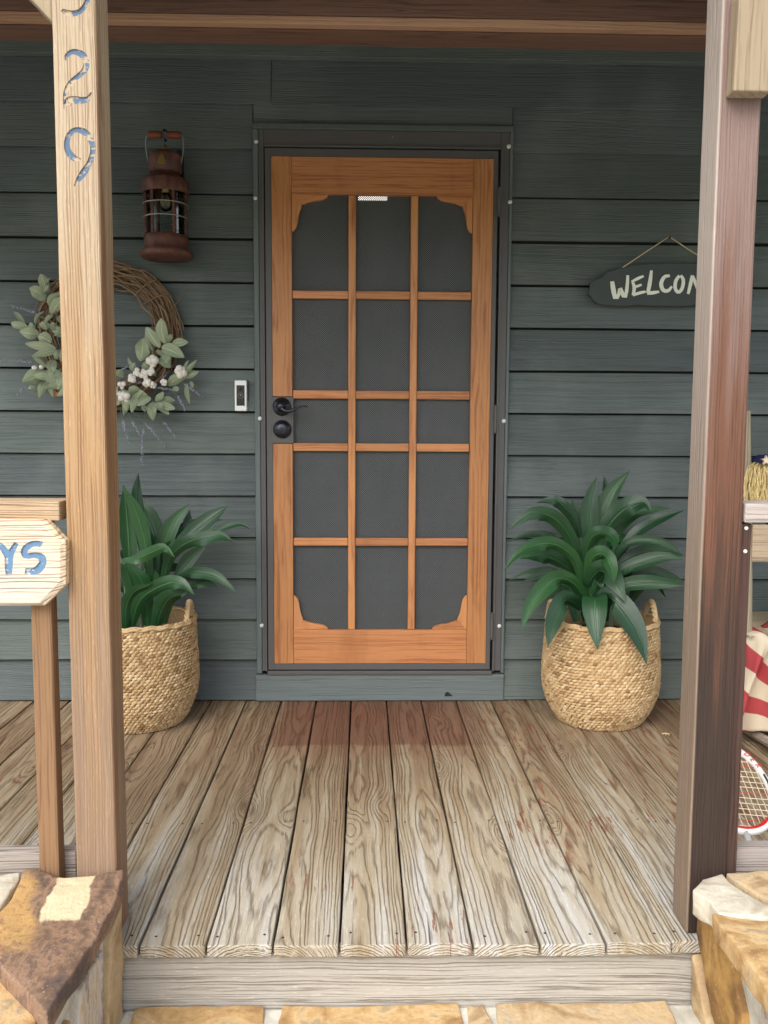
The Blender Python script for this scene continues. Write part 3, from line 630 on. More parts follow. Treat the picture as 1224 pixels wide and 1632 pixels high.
MV = ((-0.0145, 0.0145), (0.227, 0.2555)); MH = ((1.611, 1.642), (1.224, 1.257), (1.018, 1.050), (0.640, 0.672))
for a, b in MV: MB().box(a, b, YF + .003, YB - .004, RZ0 + .0006, RZ1 - .0006).build('muntin', 'door_v', door, bevel=0.004, seg=3)
xs = [(SX0 + .0006, MV[0][0] - .0006), (MV[0][1] + .0006, MV[1][0] - .0006), (MV[1][1] + .0006, SX1 - .0006)]
for z0, z1 in MH:
    for a, b in xs: MB().box(a, b, YF + .0035, YB - .004, z0, z1).build('muntin', 'door_h', door, bevel=0.004, seg=3)
zz = [RZ0] + [q for h in reversed(MH) for q in h] + [RZ1]
for k in range(0, len(zz), 2):
    for a, b in xs: MB().box(a - .004, b + .004, YB + .001, YB + .003, zz[k] - .003 if k else zz[k] + .0, zz[k + 1] + .003).build('screen_panel', 'screen', door)
# scalloped corner brackets, two mitred pieces to each corner
prof = [(0.0, 0.0), (0.141, 0.0), (0.136, 0.009), (0.124, 0.017), (0.106, 0.022), (0.085, 0.025), (0.066, 0.029), (0.048, 0.036), (0.037, 0.040)]
for sx, cx in ((1, SX0 + .0006), (-1, SX1 - .0006)):
    for sz, cz in ((-1, RZ1 - .0006), (1, RZ0 + .0006)):
        for sw in (0, 1):
            pts = []
            for a, b in prof:
                if sw: a, b = b, a
                pts.append((cx + sx * a, YF + .002 + sw * .0004, cz + sz * b))
            if sw: pts[-1] = (cx + sx * 0.0385, pts[-1][1], cz + sz * 0.0385)
            else: pts[-1] = (cx + sx * 0.0385, pts[-1][1], cz + sz * 0.0385)
            MB().prism(pts, (0, YB - YF - .006, 0)).build('corner_bracket', 'door_v' if sw else 'door_h', door, bevel=0.0015)
# lock plate, lever, deadbolt
MB().box(WX0 - .004, SX0 + 0.0035, YF - .002, YB - .006, PZ0, PZ1).build('lock_plate', 'steel', door, bevel=0.0015)
hp = aty(449, 648, -0.06); bp = aty(449.5, 684, -0.06)
lv = MB().lathe([(0.036, 0.0), (0.036, 0.005), (0.033, 0.010), (0.028, 0.012), (0.024, 0.016), (0.017, 0.018), (0.014, 0.040), (0.016, 0.046), (0.010, 0.051), (0.001, 0.052)], (hp.x, -0.0521, hp.z), 'y', 28).build('lever_rose', 'black', door, smooth=True)
cv = catmull([(hp.x, -0.098, hp.z - .004), (hp.x + .02, -0.101, hp.z - 0.018), (hp.x + .05, -0.102, hp.z - 0.013), (hp.x + .08, -0.099, hp.z + .000), (hp.x + .102, -0.094, hp.z - .001)], 18)
MB().tube(cv, [0.0075 + 0.0015 * math.sin(i * .4) - (0.004 * (i / 17) ** 2) for i in range(18)], 10).build('lever', 'black', lv, smooth=True)
dbt = MB().lathe([(0.036, 0.0), (0.036, 0.004), (0.034, 0.010), (0.030, 0.015), (0.026, 0.017), (0.0235, 0.020)], (bp.x, -0.0521, bp.z), 'y', 28, close=True).build('deadbolt', 'black', door, smooth=True)
MB().lathe([(0.0215, 0.018), (0.0215, 0.023), (0.019, 0.0245), (0.001, 0.0245)], (bp.x, -0.0521, bp.z), 'y', 24).build('lock_cylinder', 'black', dbt, smooth=True)
MB().box(bp.x - .0016, bp.x + .0016, -0.0772, -0.0762, bp.z - .008, bp.z + .006).build('keyhole', 'dark', dbt)
for v in (322, 668, 998):
    p = aty(794, v, -0.055)
    h_ = MB(); h_.tube([(LX1 + .0045, -0.055, p.z - .05), (LX1 + .0045, -0.055, p.z + .05)], 0.006, 10); h_.tube([(LX1 + .0045, -0.055, p.z - .056), (LX1 + .0045, -0.055, p.z - .051)], 0.0045, 8); h_.tube([(LX1 + .0045, -0.055, p.z + .051), (LX1 + .0045, -0.055, p.z + .056)], 0.0045, 8)
    h_.build('hinge', 'steel', door, smooth=False)

# ---- doorbell
p0, p1 = aty(373.5, 606, -0.06), aty(393, 655, -0.06)
bell = empty('doorbell', ((p0.x + p1.x) / 2, -0.03, (p0.z + p1.z) / 2), 'slim silver doorbell with a black front fixed to the siding', 'doorbell')
MB().box(p0.x, p1.x, -0.058, -0.030, p1.z, p0.z).build('casing', 'white_plastic', bell, bevel=0.003)
wz = (p0.z - p1.z)
MB().box(p0.x + .0075, p1.x - .0075, -0.0595, -0.0582, p1.z + wz * .17, p1.z + wz * .84).build('face_plate', 'black_gloss', bell, bevel=0.001)
cx_, cz_ = (p0.x + p1.x) / 2, p1.z + wz * .5
MB().tube([(cx_ + .0105 * math.cos(a), -0.0600, cz_ + .0105 * math.sin(a)) for a in np.linspace(0, 2 * math.pi, 25)], 0.0009, 6, False).build('button_ring', 'grey_line', bell)
MB().lathe([(0.004, 0), (0.0035, 0.001)], (cx_, -0.0596, cz_ + .002), 'y', 12, close=True).build('button', 'grey_line', bell)
MB().lathe([(0.0065, 0), (0.005, 0.0016), (0.001, 0.002)], (cx_, -0.0596, p1.z + wz * .72), 'y', 14, close=True).build('camera_lens', 'black_gloss', bell, smooth=True)
MB().box(p0.x + .0005, p1.x + .004, -0.0295, -0.022, p1.z - .001, p0.z + .001).build('mount', 'black_gloss', bell)

# ================================================================== PORCH FRAME
def post(x0, mat, label, grp=None):
    e = empty('porch_post', (x0 + PW / 2, POSTY + .0445, 0), label, 'post')
    mb = MB(); zs = np.linspace(0.0015, 2.2, 26); ro = random.Random(int(x0 * 1000) + 5)
    for z in zs:
        dx, dy = ro.uniform(-.0006, .0006), ro.uniform(-.0006, .0006)
        mb.v += [Vector((x0 + dx, POSTY + dy, z)), Vector((x0 + PW + dx, POSTY + dy, z)), Vector((x0 + PW + dx, POSTY + .087 + dy, z)), Vector((x0 + dx, POSTY + .087 + dy, z))]
    n = len(zs)
    for k in range(n - 1):
        for j in range(4): mb.f.append((k * 4 + j, k * 4 + (j + 1) % 4, k * 4 + 4 + (j + 1) % 4, k * 4 + 4 + j))
    mb.f += [(3, 2, 1, 0), tuple((n - 1) * 4 + j for j in range(4))]
    return e, mb.build('shaft', mat, e, bevel=0.005, seg=3)
lp, lshaft = post(XL, 'post_light', 'tan square porch post with carved blue house numbers, beside the carved sign')
rp, rshaft = post(XR, 'post_dark', 'dark brown stained square porch post with a bleached inner face, beside the rocking chair')
# carved numerals (strokes in photo pixels on the post's front face)
def crop(ox, oy, s): return lambda L: [(ox + x * s, oy + y * s, w_ * s) for x, y, w_ in L]
c5 = crop(60, 0, 200 / 1224); c1 = crop(0, 0, 420 / 1224)
DIG = {'numeral_two': [c5([(272, 588, 6), (285, 540, 22), (335, 505, 26), (395, 512, 30), (445, 545, 33), (472, 605, 33), (462, 675, 30), (415, 725, 26), (350, 778, 26), (300, 838, 27), (268, 905, 18), (258, 985, 12), (259, 1062, 4)]),
                       c5([(292, 1030, 34), (300, 985, 40), (365, 975, 38), (430, 978, 33), (490, 960, 25), (524, 898, 5)])],
       'numeral_nine': [c1([(376, 742, 5), (345, 735, 14), (318, 705, 15), (310, 665, 13), (322, 625, 13), (350, 603, 12), (390, 612, 15), (420, 645, 14), (431, 695, 12), (416, 755, 13), (388, 802, 17), (362, 838, 11), (345, 864, 2)])],
       'numeral_five': [c5([(236, 95, 14), (280, 122, 28), (340, 132, 30), (400, 118, 28), (445, 80, 26), (478, 25, 26), (490, -40, 25), (465, -100, 25), (400, -135, 24), (330, -130, 20), (300, -160, 16), (310, -230, 16), (330, -300, 18), (400, -312, 22), (480, -318, 14)])]}
cut = MB()
for k, ss in DIG.items():
    for s in ss: stroke_quads(cut, s, 40, lambda u, v: aty(u, v, POSTY), -0.01, 0.0145)
carve(lshaft, cut)
b = lshaft.modifiers.new('bevel', 'BEVEL'); b.width = 0.001; b.segments = 1; b.limit_method = 'ANGLE'; b.angle_limit = R(60)
for k, ss in DIG.items():
    mb = MB()
    for s in ss: stroke_quads(mb, s, 40, lambda u, v: aty(u, v, POSTY), 0.0028, 0.0012)
    mb.build(k, 'blue_flaky', lp)
# knee braces
a = aty(86, 44, POSTY + .03).z
pts = [(XL - .0005, 0, a), (XL - .0005, 0, a + 0.105), (XL - 0.30, 0, a + 0.43), (XL - 0.38, 0, a + 0.40)]
MB().prism([(x, POSTY + .008, z) for x, y, z in pts], (0, 0.068, 0)).build('knee_brace', 'brace', lp, bevel=0.003)
zb = aty(1180, 145, POSTY - .04).z
pts = [(XR + 0.012, 0, zb), (XR + PW + .001, 0, zb), (XR + PW + 0.22, 0, zb + 0.36), (XR + 0.17, 0, zb + 0.44), (XR + 0.016, 0, zb + 0.18)]
MB().prism([(x, POSTY - .040, z) for x, y, z in pts], (0, 0.0385, 0)).build('knee_brace', 'brace', rp, bevel=0.003)
MB().box(XR + PW + .0006, XR + PW + .024, POSTY + .010, POSTY + .072, 0.0015, 0.905).build('side_board', 'dark_strip', rp, bevel=0.002)
for v in (842, 879):
    p = aty(1187, v, POSTY + .008)
    MB().lathe([(0.0045, 0), (0.003, 0.003), (0.0005, 0.0035)], (XR + PW + .012, POSTY + .0098, p.z), 'y', 10, close=True).build('screw_head', 'screw', rp)

# ---- porch roof
roof = empty('porch_roof', (0.05, -0.85, 2.0), 'brown wooden porch roof with a pale-edged front beam over the posts', 'roof')
BY0, BY1 = -1.300, -1.19
MB().box(-2.35, 2.5, BY0 + .030, BY1, 2.062, 2.25).build('beam', 'beam', roof, bevel=0.003)
MB().box(-2.35, 2.5, BY0, BY0 + .0295, 2.086, 2.26).build('fascia_board', 'beam', roof, bevel=0.003)
MB().box(-2.35, 2.5, BY0 + .004, BY0 + .0292, 2.066, 2.0855).build('pale_strip', 'ledger', roof, bevel=0.002)
MB().box(-2.35, 2.5, POSTY + .002, POSTY + .088, 2.2005, 2.345).build('post_plate', 'beam', roof, bevel=0.003)
def roofline(y): return 2.325 + (y + 1.85) * 0.30          # underside of the roof boards
ys = np.arange(-1.86, -0.01, 0.142)
for k, y in enumerate(ys):
    y1 = min(y + 0.140, -0.004)
    MB().prism([(-2.45, y, roofline(y) + .09), (-2.45, y1, roofline(y1) + .09), (-2.45, y1, roofline(y1) + .112), (-2.45, y, roofline(y) + .112)], (5.05, 0, 0)).build('ceiling_board', 'ceiling', roof, bevel=0.002)
for x in (-2.2, -1.6, -1.0, -0.40, 0.20, 0.80, 1.40, 2.0):
    MB().prism([(x, -1.85, roofline(-1.85)), (x, -0.06, roofline(-0.06)), (x, -0.06, roofline(-0.06) + .089), (x, -1.85, roofline(-1.85) + .089)], (0.038, 0, 0)).build('rafter', 'ceiling', roof, bevel=0.002)
MB().prism([(-2.5, -1.92, roofline(-1.92) + .113), (-2.5, 0.3, roofline(0.3) + .113), (-2.5, 0.3, roofline(0.3) + .16), (-2.5, -1.92, roofline(-1.92) + .16)], (5.15, 0, 0)).build('shingle_deck', 'dark', roof)

# ---- railings
RY0, RY1 = POSTY + .002, POSTY + .090
def railing(x0, x1, label, cap, grey):
    e = empty('porch_railing', ((x0 + x1) / 2, POSTY + .045, 0), label, 'railing')
    MB().box(x0, x1, RY0 - .004, RY1, 0.908, 0.948).build('cap_rail', cap, e, bevel=0.003)
    MB().box(x0, x1, RY0 + .034, RY0 + .072, 0.088, 0.178).build('bottom_rail', grey, e, bevel=0.003)
    return e
lrail = railing(-1.75, XL - .012, 'weathered tan porch railing beside the numbered post, carved sign on its front', 'rail', 'rail_grey')
rrail = railing(XR + PW + .003, 2.1, 'brown grey porch railing beside the dark stained post, in front of the rocking chair', 'rail_grey', 'rail_grey')
for x in (-0.644, -0.91, -1.17, -1.43, -1.69):
    if x < -0.7: MB().box(x, x + .042, RY0 + .002, RY0 + .0335, 0.01, 0.9075).build('baluster', 'baluster', lrail, bevel=0.003)
MB().box(-0.643, -0.600, RY0 - .004, RY0 + .0335, 0.01, 0.9075).build('baluster', 'baluster', lrail, bevel=0.004)
for x in (1.22, 1.50, 1.78, 2.04): MB().box(x, x + .042, RY0 + .002, RY0 + .0335, 0.01, 0.9075).build('baluster', 'baluster', rrail, bevel=0.003)
# ---- carved name sign fixed to the railing
sgn = empty('carved_sign', (-0.80, RY0 - .02, 0.81), 'pale carved wood sign with clipped corners and blue letters YS, under the railing cap', 'sign')
SY = RY0 - .034
q = lambda u, v: aty(u, v, SY)
tl, tr, r1_, r2_, br, bl = q(0, 828), q(70, 828), q(103, 863), q(103, 932), q(69, 966), q(0, 966)
xl = -1.02
out = [(xl, 0, tl.z), (tr.x, 0, tr.z), (r1_.x, 0, r1_.z), (r2_.x, 0, r2_.z), (br.x, 0, br.z), (xl, 0, bl.z), (xl - .045, 0, r2_.z), (xl - .045, 0, r1_.z)]
cxs = sum(p[0] for p in out) / 8; czs = sum(p[2] for p in out) / 8
mb = MB(); n = 8; ins = [(p[0] + (0.009 if p[0] < cxs else -0.009), 0, p[2] + (0.007 if p[2] < czs else -0.007)) for p in out]
mb.v = [Vector((p[0], SY, p[2])) for p in ins] + [Vector((p[0], SY + .006, p[2])) for p in out] + [Vector((p[0], SY + .0285, p[2])) for p in out]
mb.f = [tuple(range(n))] + [(i, (i + 1) % n, n + (i + 1) % n, n + i) for i in range(n)] + [(n + i, n + (i + 1) % n, 2 * n + (i + 1) % n, 2 * n + i) for i in range(n)] + [tuple(range(3 * n - 1, 2 * n - 1, -1))]
panel = mb.build('panel', 'sign', sgn)
c4 = crop(0, 780, 120 / 933)
LET = {'letter_y': [c4([(-40, 665, 34), (40, 735, 40), (100, 830, 46)]), c4([(205, 665, 30), (160, 740, 38), (115, 830, 52), (108, 930, 52), (108, 1050, 40)])],
       'letter_s': [c4([(516, 690, 45), (470, 672, 38), (390, 680, 38), (312, 735, 42), (300, 800, 42), (345, 828, 36), (420, 815, 36), (510, 840, 46), (532, 900, 46), (480, 985, 52), (400, 1020, 44), (310, 1008, 38)])]}
cut = MB()
for k, ss in LET.items():
    for s in ss: stroke_quads(cut, s, 30, q, -0.01, 0.0155)
carve(panel, cut)
for k, ss in LET.items():
    mb = MB()
    for i, s in enumerate(ss): stroke_quads(mb, s, 30, q, 0.0036 + .0004 * i, 0.0012)
    mb.build(k, 'blue_sign', sgn)

# ================================================================== STONEWORK
def rock(pts, d, name, mat, parent, jit=0.004, bev=0.008, seed=0, sub=3):
    ro = random.Random(seed); mb = MB().prism(pts, d); o = mb.build(name, mat, parent)
    bm_ = bmesh.new(); bm_.from_mesh(o.data)
    bmesh.ops.bevel(bm_, geom=list(bm_.edges), offset=bev, segments=2, profile=0.6, affect='EDGES')
    bmesh.ops.triangulate(bm_, faces=[f for f in bm_.faces if len(f.verts) > 4])
    for _ in range(sub):
        es = [e for e in bm_.edges if e.calc_length() > 0.03]
        if es: bmesh.ops.subdivide_edges(bm_, edges=es, cuts=1, use_grid_fill=True)
        bmesh.ops.triangulate(bm_, faces=[f for f in bm_.faces if len(f.verts) > 4])
    from mathutils import noise as mn
    for v in bm_.verts:
        nn = mn.noise_vector(v.co * 9 + Vector((seed * 3.1, 0, 0))) * jit + mn.noise_vector(v.co * 38 + Vector((seed, 5, 0))) * jit * .7
        v.co += nn
    bm_.to_mesh(o.data); bm_.free(); o.data.polygons.foreach_set('use_smooth', [True] * len(o.data.polygons))
    b = o.modifiers.new('ws', 'WEIGHTED_NORMAL') if False else None
    return o
ZT = 0.160
def top(us, z=ZT): return [atz(u, v, z) for u, v in us]
lpier = empty('stone_pier', (-0.62, -1.95, -0.42), 'rough stone pier capped by one brown banded slab, below the tan numbered post', 'pier')
MB().box(-1.55, -0.478, -2.12, -1.700, -0.425, 0.108).build('mortar_core', 'mortar', lpier, bevel=0.015)
slab = top([(38, 1384), (72, 1392), (105, 1397), (150, 1393), (198, 1386), (192, 1418), (180, 1445), (147, 1505), (122, 1545), (73, 1612), (62, 1608), (30, 1568), (-4, 1533), (-30, 1505), (-8, 1462), (18, 1430)])
rock(slab, (0, 0, -0.042), 'cap_stone', 'st_slab', lpier, 0.006, 0.004, 1)
rock(top([(34, 1386), (14, 1432), (-12, 1462), (-33, 1502), (-120, 1440), (-90, 1400)], ZT - .006), (0, 0, -0.05), 'cap_stone', 'st_white', lpier, 0.006, 0.004, 2)
rock(top([(-8, 1540), (28, 1574), (60, 1614), (40, 1660), (-140, 1640), (-120, 1560)], ZT - .03), (0, 0, -0.06), 'cap_stone', 'st_ochre', lpier, 0.005, 0.01, 3)
def face(pts, x, d, name, mat, parent, seed, jit=0.004): return rock([Vector((x, y, z)) for y, z in pts], (d, 0, 0), name, mat, parent, jit, 0.005, seed)
face([(-1.708, 0.10), (-1.712, -0.16), (-1.775, -0.30), (-1.84, -0.30), (-1.80, -0.05), (-1.79, 0.06), (-1.745, 0.115)], -0.462, -0.05, 'face_stone', 'st_tan', lpier, 4)
face([(-1.83, 0.07), (-1.825, -0.05), (-1.87, -0.32), (-2.00, -0.34), (-1.99, -0.05), (-1.96, 0.075)], -0.466, -0.05, 'face_stone', 'st_striped', lpier, 5)
face([(-2.02, 0.06), (-2.02, -0.38), (-2.12, -0.38), (-2.12, 0.06)], -0.466, -0.05, 'face_stone', 'st_ochre', lpier, 6)
for k, (x0, x1, z0, z1, mt) in enumerate([(-0.62, -0.47, -0.15, 0.09, 'st_ochre'), (-0.86, -0.64, -0.08, 0.08, 'st_tan'), (-0.80, -0.63, -0.38, -0.11, 'st_brown'), (-0.615, -0.47, -0.40, -0.17, 'st_tan'), (-1.2, -0.88, -0.38, 0.08, 'st_ochre')]):
    rock([Vector(p) for p in ((x0, -2.105, z0), (x1, -2.105, z0 + .01), (x1 - .01, -2.105, z1), (x0 + .01, -2.105, z1 - .01))], (0, -0.035, 0), 'face_stone', mt, lpier, 0.005, 0.012, 20 + k)
rpier = empty('stone_pier', (0.95, -1.95, -0.42), 'rough stone pier capped by white and ochre slabs, below the dark stained post', 'pier')
MB().box(0.786, 1.85, -2.12, -1.700, -0.425, 0.104).build('mortar_core', 'mortar', rpier, bevel=0.02)
ZR = 0.150
rock(top([(1104, 1420), (1115, 1399), (1152, 1393), (1164, 1404), (1200, 1428), (1240, 1448), (1250, 1466), (1190, 1458), (1146, 1452), (1132, 1436)], ZR), (0, 0, -0.05), 'cap_stone', 'st_white', rpier, 0.006, 0.005, 7)
rock(top([(1156, 1391), (1230, 1389), (1330, 1420), (1300, 1462), (1244, 1446), (1202, 1424)], ZR), (0, 0, -0.05), 'cap_stone', 'st_tan', rpier, 0.006, 0.005, 8)
rock(top([(1136, 1456), (1190, 1463), (1252, 1471), (1320, 1500), (1330, 1600), (1290, 1640), (1240, 1600), (1190, 1532), (1160, 1492)], ZR - .004), (0, 0, -0.045), 'cap_stone', 'st_ochre', rpier, 0.006, 0.005, 9)
face([(-1.706, 0.115), (-1.705, 0.02), (-1.80, -0.10), (-1.90, -0.16), (-1.955, -0.12), (-1.93, -0.01), (-1.86, 0.075), (-1.77, 0.118)], 0.770, 0.05, 'face_stone', 'st_umber', rpier, 10)
face([(-1.70, -0.03), (-1.702, -0.20), (-1.80, -0.36), (-1.92, -0.36), (-1.90, -0.215), (-1.80, -0.15)], 0.765, 0.05, 'face_stone', 'st_tan', rpier, 11)
face([(-2.00, 0.07), (-1.985, -0.12), (-1.96, -0.36), (-2.12, -0.36), (-2.12, 0.07)], 0.772, 0.05, 'face_stone', 'st_striped', rpier, 12)
for k, (x0, x1, z0, z1, mt) in enumerate([(0.78, 0.95, -0.12, 0.08, 'st_tan'), (0.97, 1.25, -0.20, 0.08, 'st_ochre'), (0.78, 1.1, -0.40, -0.22, 'st_brown'), (1.27, 1.6, -0.36, 0.08, 'st_tan')]):
    rock([Vector(p) for p in ((x0, -2.105, z0), (x1, -2.105, z0 + .01), (x1 - .01, -2.105, z1), (x0 + .01, -2.105, z1 - .01))], (0, -0.035, 0), 'face_stone', mt, rpier, 0.005, 0.012, 40 + k)
# ---- stone step
step = empty('stone_step', (0.15, -1.95, -0.42), kind='structure')
MB().box(-0.470, 0.780, -2.28, -1.6915, -0.425, -0.153).build('mortar_bed', 'mortar', step, bevel=0.01)
sx = lambda u: aty(u, 1605, -1.74).x
for k, (u0, u1, s0, s1, mt) in enumerate([(206, 420, 0, .02, 'st_ochre'), (448, 737, .02, .03, 'st_ochre'), (748, 778, .03, .04, 'st_tan'), (797, 1074, .04, 0.0, 'st_tan')]):
    x0, x1 = sx(u0), sx(u1); yb = -1.697
    rock([Vector((x0, yb, -0.1455)), Vector((x1, yb, -0.1455)), Vector((x1 + s1 * .5, -1.88, -0.1455)), Vector((x1 - .03 + s1, -2.02, -0.1455)), Vector((x0 + s0 * .5, -2.02, -0.1455)), Vector((x0 - s0 * .4, -1.86, -0.1455))], (0, 0, -0.04), 'flagstone', mt, step, 0.005, 0.004, 60 + k)
for k, (x0, x1) in enumerate([(-0.44, -0.02), (0.0, 0.40), (0.42, 0.75)]):
    rock([Vector((x0, -2.04, -0.147)), Vector((x1, -2.04, -0.147)), Vector((x1 - .01, -2.29, -0.147)), Vector((x0 + .02, -2.29, -0.147))], (0, 0, -0.05), 'flagstone', ('st_tan', 'st_ochre', 'st_white')[k], step, 0.004, 0.008, 70 + k)

# ================================================================== LANTERN
LC = Vector((-0.698, -0.128, 0)); 
lan = empty('wall_lantern', (LC.x, -0.03, 1.74), 'rusty red ship lantern with glass and wire rings hanging on the siding', 'lantern')
MB().lathe([(0.001, 1.742), (0.090, 1.742), (0.098, 1.750), (0.099, 1.760), (0.088, 1.772), (0.082, 1.785), (0.084, 1.800), (0.080, 1.822), (0.076, 1.824)], LC, n=40).build('base', 'rust', lan, smooth=True)
MB().lathe([(0.084, 1.975), (0.087, 1.982), (0.086, 2.018), (0.082, 2.026), (0.070, 2.034), (0.052, 2.046), (0.050, 2.052)], LC, n=40).build('collar', 'rust', lan, smooth=True)
MB().lathe([(0.052, 2.052), (0.060, 2.058), (0.061, 2.110), (0.057, 2.120), (0.030, 2.132), (0.006, 2.138), (0.001, 2.139)], LC, n=36).build('cap', 'rust', lan, smooth=True)
MB().box(LC.x - .016, LC.x + .026, LC.y - .0905, LC.y - .0865, 1.984, 2.022).build('latch_plate', 'rust', lan, bevel=0.002)
for a in (-118, -55, 10, 70, 125, 190):
    p = LC + Vector((math.cos(R(a)) * .0745, math.sin(R(a)) * .0745, 0))
    MB().box(p.x - .005, p.x + .005, p.y - .005, p.y + .005, 1.823, 1.980).build('upright', 'rust', lan, bevel=0.001)
MB().lathe([(0.068, 1.823), (0.068, 1.978)], LC, n=36).build('glass_cylinder', 'glass', lan, smooth=True)
for z in (1.935, 1.886):
    MB().tube([LC + Vector((math.cos(a) * .0835, math.sin(a) * .0835, z)) for a in np.linspace(0, 2 * math.pi, 41)], 0.0022, 6, False).build('wire_ring', 'zinc', lan, smooth=True)
MB().lathe([(0.016, 2.03), (0.016, 1.985), (0.012, 1.98)], LC, n=16).build('lamp_socket', 'brass', lan, smooth=True)
MB().lathe([(0.012, 1.982), (0.022, 1.962), (0.026, 1.945), (0.022, 1.926), (0.010, 1.916), (0.001, 1.914)], LC, n=20).build('bulb', 'bulb', lan, smooth=True)
MB().tube(catmull([LC + Vector((-.008, 0, 1.975)), LC + Vector((-.010, 0, 1.935)), LC + Vector((0, 0, 1.95)), LC + Vector((.010, 0, 1.935)), LC + Vector((.008, 0, 1.975))], 20), 0.0012, 5).build('filament', 'brass', lan)
MB().prism([(LC.x - .012, LC.y - .0625, 2.070), (LC.x + .014, LC.y - .0625, 2.070), (LC.x + .016, LC.y - .0625, 2.078), (LC.x + .010, LC.y - .0625, 2.096), (LC.x + .001, LC.y - .0625, 2.106), (LC.x - .009, LC.y - .0625, 2.096), (LC.x - .014, LC.y - .0625, 2.078)], (0, 0.003, 0)).build('maker_plate', 'brass', lan, bevel=0.001)
MB().lathe([(0.008, 2.136), (0.008, 2.150), (0.005, 2.156), (0.001, 2.157)], LC, n=12).build('finial', 'brass', lan, smooth=True)
for s in (-1, 1):
    MB().tube(catmull([LC + Vector((s * .058, 0, 2.085)), LC + Vector((s * .068, 0, 2.13)), LC + Vector((s * .069, 0, 2.175)), LC + Vector((s * .058, 0, 2.198))], 14), 0.0026, 6).build('bail_wire', 'zinc', lan, smooth=True)
    x0, x1 = (-.062, -.008) if s < 0 else (.010, .062)
    o = MB().lathe([(0.001, x0), (0.011, x0), (0.0135, x0 + .012), (0.013, x1 - .010), (0.011, x1), (0.001, x1)], (0, 0, 0), n=16).build('bail_grip', 'handle_wood', lan, smooth=True)
    o.data.transform(Matrix.Rotation(R(90), 4, 'Y')); o.location = LC + Vector(((x0 + x1) / 2, 0, 2.192)) - wloc(lan)
hk = catmull([(LC.x + .001, -0.030, 2.215), (LC.x + .001, -0.09, 2.216), (LC.x + .001, LC.y - .016, 2.205), (LC.x + .001, LC.y - .02, 2.19), (LC.x + .002, LC.y - .004, 2.17), (LC.x + .004, LC.y + .01, 2.176)], 24)
MB().tube(hk, 0.0038, 8).build('hook', 'black', lan, smooth=True)
MB().box(LC.x + .030, LC.x + .052, -0.060, -0.030, 1.98, 2.16).build('mount_bracket', 'black', lan, bevel=0.002)
MB().box(LC.x + .030, LC.x + .052, LC.y + .055, -0.0605, 2.07, 2.085).build('mount_arm', 'black', lan, bevel=0.002)

# ================================================================== WREATH
WC = aty(172, 533, -0.07); wre = empty('wreath', (WC.x, -0.035, WC.z), 'grapevine wreath with sage leaves, cotton bolls and lavender on the siding', 'wreath')
wr = random.Random(11)
for k in range(46):
    r0 = wr.uniform(0.190, 0.272); dp = wr.uniform(-0.034, 0.022); ph = wr.uniform(0, 6.28); tw = wr.choice([1, 2, 2, 3]); am = wr.uniform(.006, .02); st = wr.uniform(0, 6.28); sw = wr.uniform(3.2, 6.2)
    pts = []
    for i in range(54):
        a = st + sw * i / 53
        rr = r0 + am * math.sin(tw * a + ph) + .006 * math.sin(7 * a + ph * 2) + .003 * math.sin(13 * a + ph)
        pts.append((WC.x + rr * math.cos(a), -0.072 + dp + am * math.cos(tw * a + ph) * .7, WC.z + rr * math.sin(a)))
    MB().tube(pts, wr.uniform(.0022, .0042), 5).build('vine', 'vine', wre, smooth=True)
for a0 in (0.55, 1.75, 2.6, 4.0):          # binding vine wound round the ring
    pts = []
    for i in range(40):
        t = i / 39; a = a0 + t * .5; b = t * 4 * math.pi
        rr = .231 + .052 * math.cos(b); pts.append((WC.x + rr * math.cos(a), -0.074 - .037 * math.sin(b), WC.z + rr * math.sin(a)))
    MB().tube(pts, .003, 5).build('vine', 'vine', wre, smooth=True)
for (pu, pv) in (((270, 495), (297, 455)),):
    a, b = aty(*pu, -0.09), aty(*pv, -0.07); MB().tube(catmull([a, (a + b) / 2 + Vector((.012, 0, 0)), b], 8), .0016, 5).build('vine', 'vine', wre, smooth=True)
sage_prof = lambda t: max(0.02, (math.sin(math.pi * min(1, t * .96 + .02) ** 0.85)) ** 0.75)
def sage(bu, bv, tu, tv, hw, y0=None, y1=None):
    y0 = wr.uniform(-.10, -.115) if y0 is None else y0; y1 = y0 + wr.uniform(-.035, .012) if y1 is None else y1
    a, b = aty(bu, bv, y0), aty(tu, tv, y1); mid = (a + b) / 2 + Vector((wr.uniform(-.006, .006), wr.uniform(-.016, -.003), wr.uniform(-.004, .008)))
    mb = leaf_mesh([a, mid, b], hw / ppm(mid) * 1.08, side_mix=0.85, fold=wr.uniform(.1, .5), n=10, twist=wr.uniform(-.5, .5), prof=sage_prof)
    sheet_build(mb, 'leaf', 'sage', wre)
sR, sL = 150 / 942, 110 / 748
